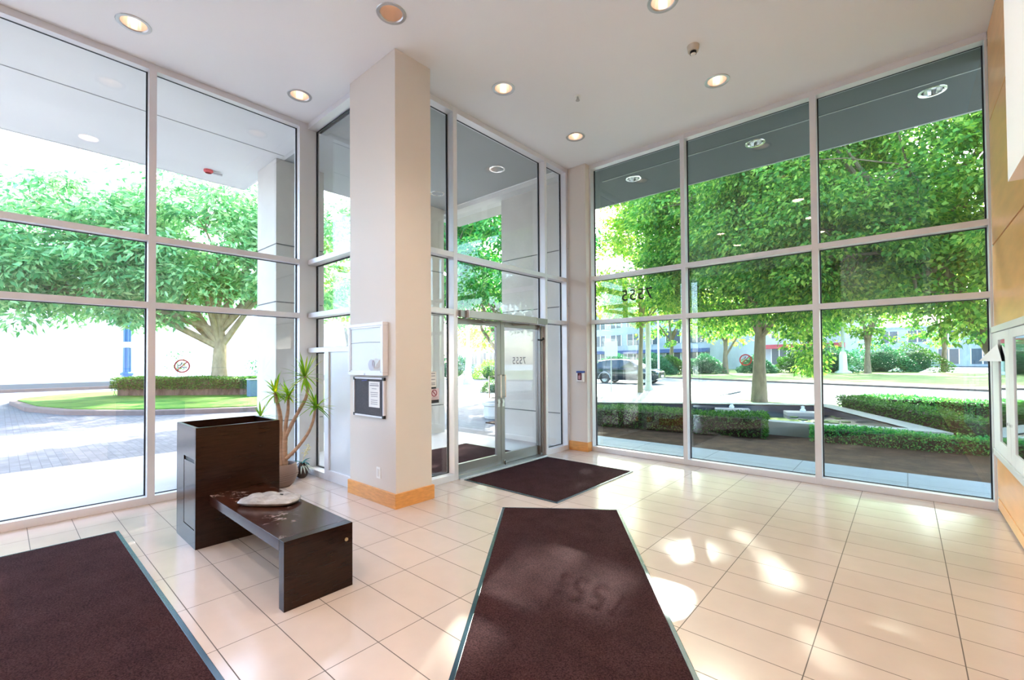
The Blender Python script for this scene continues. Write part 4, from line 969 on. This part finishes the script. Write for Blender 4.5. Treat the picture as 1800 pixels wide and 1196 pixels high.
bm = NB(); lathe(bm, [(.13, 1.7), (.10, 6.5)], 12); part(t, 'post', bm, M['greypole'], world=False, smooth=True)
bm = NB(); rg = lathe(bm, [(.12, 6.5), (.3, 6.8), (.28, 7.2), (.02, 7.4)], 12); part(t, 'lantern', bm, M['white'], world=False)
t = thing('concrete_planter', 'squat concrete planter on the plaza seen low in the left entrance door', 'planter', (-8.55, 9.1, -.06))
bm = NB(); rg = lathe(bm, [(.33, 0), (.36, .08), (.36, .34), (.40, .36), (.40, .44), (.33, .44), (.32, .36), (.001, .36)], 24); cap(bm, rg[0], False); part(t, 'bowl', bm, M['concrete'], world=False)
bm = NB(); lathe(bm, [(.001, .37), (.31, .365)], 24); part(t, 'soil', bm, M['soil'], world=False)
bush('round_shrub', 'bright round shrub behind the pale lamp post across the plaza', (-26.5, 27.5, -.05), 1.5, 2600, .16, M['leafY'], 51, 1.0)
bush('low_shrub', 'small low shrub beside the door handle view across the plaza', (-15.5, 16.3, -.05), .62, 1500, .09, M['leafH'], 52, .9)
bush('dark_shrub', 'dark blue-green shrub mass far across the plaza left of the lamp post', (-31.5, 27.5, -.05), 2.2, 3000, .2, M['leafB'], 53, .9)
bush('pale_shrub', 'pale yellow-green shrub mass far across the plaza right of the lamp post', (-24.2, 31.0, -.05), 2.6, 3200, .2, M['leafY'], 54, 1.0)
tree('far_plaza_tree', 'far pale tree closing the view through the entrance doors', [(-31, 34, -.05), (-31, 34, 2.2), (-31, 34, 3.5)], .25, [((-31, 34, 6), (5.5, 5.5, 4), 110)], 60, 1.2, .45, .2, M['leafY'], M['bark'], 55, limbs=6, twigs=False)

# N bed, hedges and pond --------------------------------------------------------------
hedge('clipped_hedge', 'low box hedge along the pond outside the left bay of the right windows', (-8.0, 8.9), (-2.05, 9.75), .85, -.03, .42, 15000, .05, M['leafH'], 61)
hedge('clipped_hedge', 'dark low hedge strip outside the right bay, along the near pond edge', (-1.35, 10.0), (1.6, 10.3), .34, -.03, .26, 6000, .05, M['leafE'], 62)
ZC = .25
pond = [(.60, 10.72), (-1.65, 15.4), (-8.0, 11.9), (-7.2, 10.25), (-1.4, 10.45)]
inner = [(.02, 10.95), (-1.80, 14.75), (-7.3, 11.75), (-6.9, 10.6), (-1.4, 10.75)]
bm = NB(); n = len(pond)
top_o = [bm.verts.new((x, y, ZC)) for x, y in pond]; top_i = [bm.verts.new((x, y, ZC)) for x, y in inner]; bot_o = [bm.verts.new((x, y, -.1)) for x, y in pond]; bot_i = [bm.verts.new((x, y, -.25)) for x, y in inner]
for i in range(n):
    j = (i+1) % n
    bm.faces.new((top_o[i], top_o[j], top_i[j], top_i[i])); bm.faces.new((bot_o[i], bot_o[j], top_o[j], top_o[i]))
t = thing('reflecting_pond', 'angular pond with pale stone rim outside the right windows', 'pond', (-3, 12, 0))
part(t, 'rim', bm, M['coping'])
bm = NB(); a_ = [bm.verts.new((x, y, ZC-.03)) for x, y in inner]; c_ = [bm.verts.new((x, y, -.25)) for x, y in inner]; d_ = [bm.verts.new((x*.999, y*.999, ZC)) for x, y in inner]
for i in range(n):
    j = (i+1) % n; bm.faces.new((a_[i], a_[j], c_[j], c_[i]))
part(t, 'basin_wall', bm, pm('navy_basin_tile', (.012, .02, .045), .25))
bm = NB(); v = [bm.verts.new((x, y, .06)) for x, y in inner]; bm.faces.new(v if True else v); part(t, 'water', bm, M['water'])
for nm, lb, c, sz in (('stepping_slab', 'pale stone slab with small spout standing in the pond, left one', (-3.70, 13.6), .55), ('stepping_slab', 'pale stone slab with spout in the pond near the second right mullion', (-2.02, 13.75), .5)):
    t = thing(nm, lb, 'stone slab', (c[0], c[1], .05), rad(20))
    bm = NB(); box(bm, -sz*.8, sz*.8, -sz*.5, sz*.5, -.2, .10); part(t, 'slab', bm, pm('pinkish_stone', (.55, .46, .42), .8), world=False, bevel=.015)
    bm = NB(); lathe(bm, [(.06, .10), (.07, .14), (.03, .2), (.05, .23), (.001, .26)], 12); part(t, 'spout', bm, M['white'], world=False)
t = thing('lily_pads', 'cluster of small lily pads floating in the pond at right', 'lily pads', (-1.5, 12.6, .06)); rng = random.Random(8)
for k in range(9):
    bm = NB(); x, y = rng.gauss(0, .35), rng.gauss(0, .5); cyl(bm, (x, y, .004), (x, y, .012), rng.uniform(.07, .13), 14); part(t, 'pad', bm, M['leafH'], world=False)
hedge('clipped_hedge', 'bright green low hedge along the right diagonal rim of the pond', (-1.45, 15.3), (.80, 10.65), .55, -.06, .50, 9000, .055, M['leafH'], 63)
hedge('clipped_hedge', 'straggly dark hedge behind the diagonal pond rim, bare twigs beneath', (-.9, 15.2), (3.2, 15.2), .6, -.06, .52, 8000, .06, M['leafE'], 64, under=.45)
# trees of the street side
tree('street_tree', 'thick-trunked maple beyond the pond in the middle bay of the right windows',
     [(-4.08, 18.5, -.06), (-4.06, 18.5, 1.3), (-4.0, 18.45, 2.4), (-3.9, 18.4, 3.4)], .23,
     [((-3.6, 18.2, 7.0), (4.8, 4.4, 3.8), 210), ((-2.0, 16.6, 4.3), (2.9, 2.4, 1.7), 75), ((-5.0, 19.5, 4.2), (3.0, 2.0, 1.5), 50), ((-5.4, 17.4, 5.2), (2.6, 2.6, 1.9), 46), ((-6.3, 18.6, 7.7), (2.4, 2.4, 2.9), 95)], 300, .78, .155, .09, M['leafN'], M['bark'], 71, limbs=12, droop=.8,
     hang=[(-2.5, 16.9, 2.6), (-2.3, 16.8, 2.1), (-2.15, 16.8, 1.6), (-2.9, 17.3, 2.9), (-2.6, 17, 3.2), (-2.0, 16.6, 3.0), (-1.6, 16.3, 3.2), (-2.25, 16.8, 1.25)])
tree('leaning_tree', 'big dark leaning tree outside the right bay of the right windows',
     [(2.0, 14.9, -.05), (1.75, 14.9, 1.2), (1.38, 14.95, 2.2), (.75, 15.3, 3.5), (.0, 15.8, 4.8)], .25,
     [((.0, 15.2, 6.6), (4.5, 3.6, 3.1), 220), ((-1.2, 14.2, 4.6), (2.4, 1.9, 1.5), 50), ((2.6, 13.9, 4.9), (2.4, 2.2, 2.4), 60), ((-.7, 15.6, 3.9), (2.5, 1.6, .9), 62), ((1.2, 16.2, 4.2), (1.6, 1.6, 1.2), 30), ((-3.2, 14.9, 6.2), (1.9, 1.6, 1.9), 52)], 270, .72, .14, .082, M['leafN'], M['bark'], 73, limbs=14, droop=.8,
     hang=[(.9, 14.2, 2.5), (1.1, 14.3, 2.2), (.6, 14.4, 2.9), (1.35, 14.2, 2.6), (-.2, 14.4, 2.9), (.2, 14.5, 3.1), (-1.3, 14.8, 2.9)])
tree('slender_tree', 'slim young tree in the left bay of the right windows, before the dark car',
     [(-9.6, 20.3, -.06), (-9.58, 20.3, 1.5), (-9.5, 20.3, 3.2), (-9.5, 20.3, 4.8)], .115,
     [((-9.4, 20.2, 6.4), (2.9, 2.9, 3.3), 95), ((-7.6, 19.2, 4.5), (1.6, 1.6, 1.2), 16), ((-11.3, 20.6, 4.6), (1.7, 1.7, 1.5), 22), ((-8.4, 19.0, 9.6), (2.8, 2.4, 2.2), 80)], 130, .75, .2, .11, M['leafY'], M['bark_pale'], 75, limbs=9, droop=.6)
t = thing('concrete_pole', 'tall pale concrete street pole right of the slim young tree', 'pole', (-9.95, 22.0, -.1))
bm = NB(); rg = lathe(bm, [(.30, 0), (.27, .12), (.16, .3), (.135, 1.2), (.10, 9)], 16); part(t, 'shaft', bm, M['greypole'], world=False, smooth=True)
t = thing('white_post', 'thin white street pole far behind the concrete pole', 'pole', (-16.5, 38.6, -.05)); bm = NB(); cyl(bm, (0, 0, 0), (0, 0, 8), .1, 10, .07); part(t, 'shaft', bm, M['white'], world=False)
t = thing('glass_reflection', 'white board added in place of a window glass reflection over the dark car', 'sign', (-10.84, 19.74, -.06), rad(28))  # board added to stand for a white reflection in the window glass
bm = NB(); box(bm, -.31, .31, -.02, .02, 1.75, 2.48); part(t, 'panel', bm, M['paper'], world=False, bevel=.01)
bm = NB(); box(bm, -.03, .03, .02, .06, 0, 2.4); part(t, 'post', bm, M['greypole'], world=False)

# dark car on the street ----------------------------------------------------------------
def suv(loc, rz, label):
    t = thing('car', label, 'car', loc, rz)
    # lower body from side stations (x from rear to front), widths and heights
    prof = [(-2.30, .42, .95, .80), (-2.25, .34, 1.02, .88), (-1.9, .27, 1.06, .93), (-1.0, .25, 1.05, .94), (0, .25, 1.03, .945), (.75, .25, 1.02, .945), (1.1, .25, 1.03, .94), (1.7, .27, .99, .92), (2.12, .30, .90, .86), (2.30, .40, .76, .74)]
    bm = NB(); rings = []
    for x, zb, zt, hw in prof:
        pts = [(-hw*.92, zb), (-hw, zb+.12), (-hw, (zb+zt)/2+.1), (-hw*.97, zt-.06), (-hw*.90, zt), (hw*.90, zt), (hw*.97, zt-.06), (hw, (zb+zt)/2+.1), (hw, zb+.12), (hw*.92, zb)]
        rings.append([bm.verts.new((x, y, z)) for y, z in pts])
    for a, b in zip(rings, rings[1:]):
        for i in range(10): bm.faces.new((a[i], a[(i+1) % 10], b[(i+1) % 10], b[i]))
    bm.faces.new(rings[0]); bm.faces.new(rings[-1][::-1]); part(t, 'body', bm, M['carpaint'], smooth=True, world=False)
    cab = [(-2.12, 1.04, 1.30, .86, .80), (-1.85, 1.05, 1.56, .88, .70), (-1.2, 1.05, 1.66, .89, .68), (-.3, 1.04, 1.68, .89, .68), (.35, 1.03, 1.60, .89, .67), (.9, 1.03, 1.30, .89, .76), (1.22, 1.02, 1.06, .88, .84)]
    bm = NB(); rings = []
    for x, zb, zt, wb, wt in cab: rings.append([bm.verts.new(p) for p in ((x, -wb, zb), (x, -wt, zt-.03), (x, -wt*.9, zt), (x, wt*.9, zt), (x, wt, zt-.03), (x, wb, zb))])
    for a, b in zip(rings, rings[1:]):
        for i in range(6): bm.faces.new((a[i], a[(i+1) % 6], b[(i+1) % 6], b[i]))
    bm.faces.new(rings[0]); bm.faces.new(rings[-1][::-1]); part(t, 'cabin', bm, M['carpaint'], smooth=True, world=False)
    def quad(pts, off):
        bm = NB(); f = bm.faces.new([bm.verts.new(p) for p in pts]); g = bmesh.ops.extrude_face_region(bm, geom=[f]); bmesh.ops.translate(bm, vec=off, verts=[v for v in g['geom'] if isinstance(v, bmesh.types.BMVert)]); return bm
    for s in (-1, 1):
        for xs in ((-1.95, -1.32, 1.12, 1.48, 1.58), (-1.27, -.32, 1.10, 1.60, 1.615), (-.26, .78, 1.09, 1.61, 1.28)):
            xa, xb, zb, zta, ztb = xs
            yb = lambda z: s*(.895-.21*(z-1.04)/.62+.008)
            part(t, 'side_window', quad([(xa+(.12 if xa < -1.9 else 0), yb(zb), zb), (xb, yb(zb), zb), (xb-(.30 if xb > .7 else 0), yb(ztb), ztb if xb < .7 else 1.52), (xa+(.2 if xa < -1.9 else 0), yb(zta), zta)], (0, -s*.02, 0)), M['carglass'], world=False)
    part(t, 'windscreen', quad([(1.18, -.76, 1.10), (1.18, .76, 1.10), (.42, .60, 1.585), (.42, -.60, 1.585)], (.02, 0, .02)), pm('sky_lit_windscreen', (.5, .52, .55), .06), world=False)
    for x in (-1.38, 1.40):
        for s in (-1, 1):
            bm = NB(); a = [(.24, -.11), (.33, -.11), (.355, -.06), (.355, .06), (.33, .11), (.24, .11)]; lathe(bm, a, 28); bm.transform(Matrix.Translation((x, s*.84, .355)) @ Matrix.Rotation(rad(90), 4, 'X')); w_ = part(t, 'wheel', bm, M['tyre'], world=False)
            bm = NB(); rg = lathe(bm, [(.05, .03), (.24, .05), (.245, -.08), (.02, -.08)], 24); 
            for k in range(5):
                m4 = Matrix.Rotation(k*2*PI/5, 4, 'Z'); vv = box(bm, .03, .23, -.03, .03, .03, .075); [setattr(q, 'co', m4 @ q.co) for q in vv]
            bm.transform(Matrix.Translation((x, s*.84, .355)) @ Matrix.Rotation(rad(90)*(1 if s < 0 else -1), 4, 'X')); part(w_, 'rim', bm, M['rim'], world=False)
            bm = NB(); tube(bm, [(x+.43*math.cos(q), s*.925, .36+.43*math.sin(q)) for q in [PI*k/12 for k in range(13)]], .03, 6); part(t, 'wheel_arch', bm, M['rim'], world=False)
    for s in (-1, 1):
        bm = NB(); sphere(bm, (2.17, s*.62, .80), .1, 2, (.9, 1.8, .7)); part(t, 'headlamp', bm, M['lamp_clear'], world=False)
        bm = NB(); box(bm, -2.31, -2.2, s*.55-.14, s*.55+.14, .9, 1.02); part(t, 'tail_lamp', bm, M['red'], world=False, bevel=.01)
        bm = NB(); box(bm, .75, .92, s*.92-.1, s*.92+.1, 1.06, 1.2); part(t, 'door_mirror', bm, M['carpaint'], world=False, bevel=.03)
    bm = NB(); box(bm, 2.24, 2.325, -.42, .42, .56, .82); part(t, 'grille', bm, M['black'], world=False, bevel=.02)
    bm = NB(); box(bm, 2.32, 2.335, -.26, .26, .46, .60); part(t, 'number_plate', bm, M['paper'], world=False)
    return t
suv((-14.4, 28.65, -.12), rad(5), 'dark sport utility car on the street behind the slim young tree')

# far side of the street ------------------------------------------------------------------
def at_road(t_, n_): return nR*n_+dR*t_
rng = random.Random(77)
lbl = ['far round green shrub directly beneath the rightmost far tree', 'far shrub between the white obelisk post and the far tree', 'far shrub left of the white obelisk post', 'far green shrub behind the thick maple trunk, right side', 'far shrub just left of the thick maple trunk', 'far clipped shrub behind the no smoking sticker', 'far shrub right of the thin white pole', 'far dark shrub just left of the thin white pole', 'far shrub behind the roof of the dark car']
spots = [(1605, 62, 3.3), (1545, 62, 3.4), (1462, 61, 3.2), (1400, 60, 2.3), (1330, 60, 1.9), (1240, 59, 2.1), (1180, 58, 1.9), (1150, 57, 2.2), (1085, 56, 2.2)]
Fh = np.array([-.659, .752]); Rh = np.array([.752, .659])
for k, ((u, d_, r_), l) in enumerate(zip(spots, lbl)):
    p = d_*(Fh+(u-900)/789*Rh)*.8
    bush('street_shrub', l, (p[0], p[1], -.02), r_*.95, 5200, .2, M['leafB'] if k % 3 else M['leafH'], 100+k, .95, 'shrubs across the street')
for k, (u, d_, l) in enumerate(((1525, 44, 'far tree across the street in the right bay, trunk rising from the verge'), (1275, 46, 'far tree across the street in the middle bay, left of the maple'), (1180, 50, 'far tree across the street behind the concrete pole'), (1420, 50, 'far tree across the street hidden by the second right mullion'), (1660, 48, 'far tree across the street at the right end of the windows'))):
    p = d_*(Fh+(u-900)/789*Rh); x, y = float(p[0]), float(p[1])
    tree('verge_tree', l, [(x, y, -.05), (x, y, 1.8), (x+.1, y, 3.2)], .26, [((x, y, 6.4 if u < 1400 else 8.5), (4.2, 4.2, 3.6) if u < 1400 else (5.2, 5.2, 6.0), 80 if u < 1400 else 150)], 70, 1.1, .42, .2, M['leafY'] if k % 2 else M['leafN'], M['bark'], 120+k, limbs=6, group='trees across the street', twigs=False)
p = 46*(Fh+(1482-900)/789*Rh)
t = thing('obelisk_post', 'white tapering post with wide foot on the far verge', 'post', (float(p[0]), float(p[1]), -.02))
bm = NB(); rg = lathe(bm, [(.75, 0), (.72, .12), (.38, .3), (.32, 1.9), (.22, 2.2)], 8); cap(bm, rg[-1]); part(t, 'shaft', bm, M['white'], world=False)
bm = NB(); cyl(bm, (0, 0, 2.2), (0, 0, 6), .12, 10); part(t, 'post', bm, M['greypole'], world=False)
def far_building(name, label, u, d_, w_, dep, h, wall, rows, cols, awn=None, tz=None):
    p = d_*(Fh+(u-900)/789*Rh); rz_ = math.atan2(-dR.y, -dR.x); t = thing(name, label, 'building', (float(p[0]), float(p[1]), -.05), rz_)
    bm = NB(); box(bm, -w_/2, w_/2, 0, dep, 0, h); part(t, 'wall', bm, wall, world=False)
    bm = NB(); box(bm, -w_/2-.3, w_/2+.3, -.3, dep+.3, h, h+.35); part(t, 'roof', bm, M['bldg_blue'], world=False)
    ch = h/rows; cw = w_/cols
    for i in range(rows):
        for j in range(cols):
            x0 = -w_/2+cw*(j+.18); bm = NB(); box(bm, x0, x0+cw*.64, -.06, .05, ch*i+ch*(.12 if i == 0 else .25), ch*i+ch*.85); wn = part(t, 'window', bm, M['bldg_win'], world=False)
            bm = NB()
            for q in ((x0-.08, x0+.02), (x0+cw*.31, x0+cw*.35), (x0+cw*.64-.02, x0+cw*.64+.08)): box(bm, q[0], q[1], -.1, .02, ch*i+ch*(.12 if i == 0 else .25), ch*i+ch*.85)
            part(wn, 'frame', bm, M['white'], world=False)
    if awn:
        bm = NB(); v = [bm.verts.new(q) for q in ((-w_/2, 0, ch*.98), (w_/2, 0, ch*.98), (w_/2, -1.3, ch*.8), (-w_/2, -1.3, ch*.8), (-w_/2, 0, ch*.8), (w_/2, 0, ch*.8))]
        for f in ((0, 3, 2, 1), (0, 4, 3), (1, 2, 5), (3, 4, 5, 2), (0, 1, 5, 4)): bm.faces.new([v[i] for i in f])
        part(t, 'awning', bm, awn, world=False)
    return t
far_building('shop_building', 'far pale shop building with navy awning behind the dark car', 1130, 74, 26, 10, 9.5, M['bldg_pale'], 3, 6, M['awning'])
far_building('grey_building', 'far grey building behind the thick maple trunk', 1350, 78, 24, 10, 8, M['bldg_grey'], 2, 6, M['awning_red'])
far_building('stone_building', 'far white building behind the street shrubs in the right bay', 1640, 80, 34, 10, 7, M['bldg_pale'], 2, 8)
far_building('plaza_building', 'far pale building closing the plaza seen through the entrance doors', 850, 88, 40, 10, 7, M['bldg_grey'], 2, 9)
p = 52*(Fh+(1157-900)/789*Rh)
t = thing('red_hydrant', 'small red hydrant on the far verge near the thin white pole', 'hydrant', (float(p[0]), float(p[1]), -.02))
bm = NB(); rg = lathe(bm, [(.3, 0), (.3, .1), (.2, .12), (.2, .9), (.26, .92), (.24, 1.05), (.02, 1.2)], 14); part(t, 'barrel', bm, M['red'], world=False)
bm = NB(); cyl(bm, (-.34, 0, .65), (.34, 0, .65), .1, 10); part(t, 'outlet', bm, M['awning_red'], world=False)

# ================================================================== LIGHT, SKY, CAMERA
SUN_EL, SX, SY = rad(30), -.366, .93
s = Vector((SX*math.cos(SUN_EL), SY*math.cos(SUN_EL), math.sin(SUN_EL))).normalized()
sl = bpy.data.lights.new('sun', 'SUN'); sl.energy = 5.2; sl.angle = rad(.6); sl.color = (1, .95, .87)
so = bpy.data.objects.new('sun', sl); C.objects.link(so); so.rotation_euler = s.to_track_quat('Z', 'Y').to_euler()
w = bpy.data.worlds.new('sky'); bpy.context.scene.world = w; w.use_nodes = True; nt = w.node_tree
bg = nt.nodes['Background']; sk = nt.nodes.new('ShaderNodeTexSky'); sk.sky_type = 'NISHITA'; sk.sun_disc = False
sk.sun_elevation = rad(34); sk.sun_rotation = rad(-21); sk.air_density = 1.0; sk.dust_density = 2.2; sk.ozone_density = 1.2
nt.links.new(sk.outputs[0], bg.inputs['Color']); bg.inputs['Strength'].default_value = .33
def lamp(x, y, z, power, col=(1, .90, .80)):
    l = bpy.data.lights.new('downlight_lamp', 'POINT'); l.shadow_soft_size = .035; l.energy = power; l.color = col
    o = bpy.data.objects.new('downlight_lamp', l); C.objects.link(o); o.location = (x, y, z+.085)
LP = 22
for x, y in LIT:
    if (x, y) != (-3.64, 2.44): lamp(x, y, H, .05)
for x, y in REAR_FILL: lamp(x, y, H, 5 if x < -3 else {2.44: 36, .84: 8}.get(y, 24), (1, .96, .93) if x < -3 else (1, .86, .72))  # added fill light from the unseen downlights, set lamp by lamp
F = Vector((-.659, .752, .0159)).normalized()
cam = bpy.data.cameras.new('camera'); co = bpy.data.objects.new('camera', cam); C.objects.link(co)
yaw, pit, rol, f_ = .7194, .0159, -.0068, 788.89
fw = Vector((-math.sin(yaw), math.cos(yaw), 0)); rt = Vector((math.cos(yaw), math.sin(yaw), 0)); up = Vector((0, 0, 1))
Fv = fw*math.cos(pit)+up*math.sin(pit); Uv = -fw*math.sin(pit)+up*math.cos(pit)
Rv = rt*math.cos(rol)+Uv*math.sin(rol); U2 = -rt*math.sin(rol)+Uv*math.cos(rol)
co.matrix_world = Matrix(((Rv.x, U2.x, -Fv.x, 0), (Rv.y, U2.y, -Fv.y, 0), (Rv.z, U2.z, -Fv.z, 1.545), (0, 0, 0, 1)))
cam.sensor_width = 36; cam.sensor_fit = 'HORIZONTAL'; cam.lens = f_/1800*36; cam.shift_y = 22.63/1800; cam.clip_start = .02; cam.clip_end = 500
sc = bpy.context.scene; sc.camera = co
sc.view_settings.view_transform = 'Standard'; sc.view_settings.look = 'None'; sc.view_settings.gamma = 1; sc.view_settings.use_curve_mapping = False
sc.view_settings.exposure = 2.95
cy = sc.cycles; cy.use_denoising = True; cy.caustics_reflective = False; cy.caustics_refractive = False
cy.max_bounces = 8; cy.diffuse_bounces = 4; cy.glossy_bounces = 4; cy.transparent_max_bounces = 24; cy.transmission_bounces = 4; cy.sample_clamp_indirect = 8
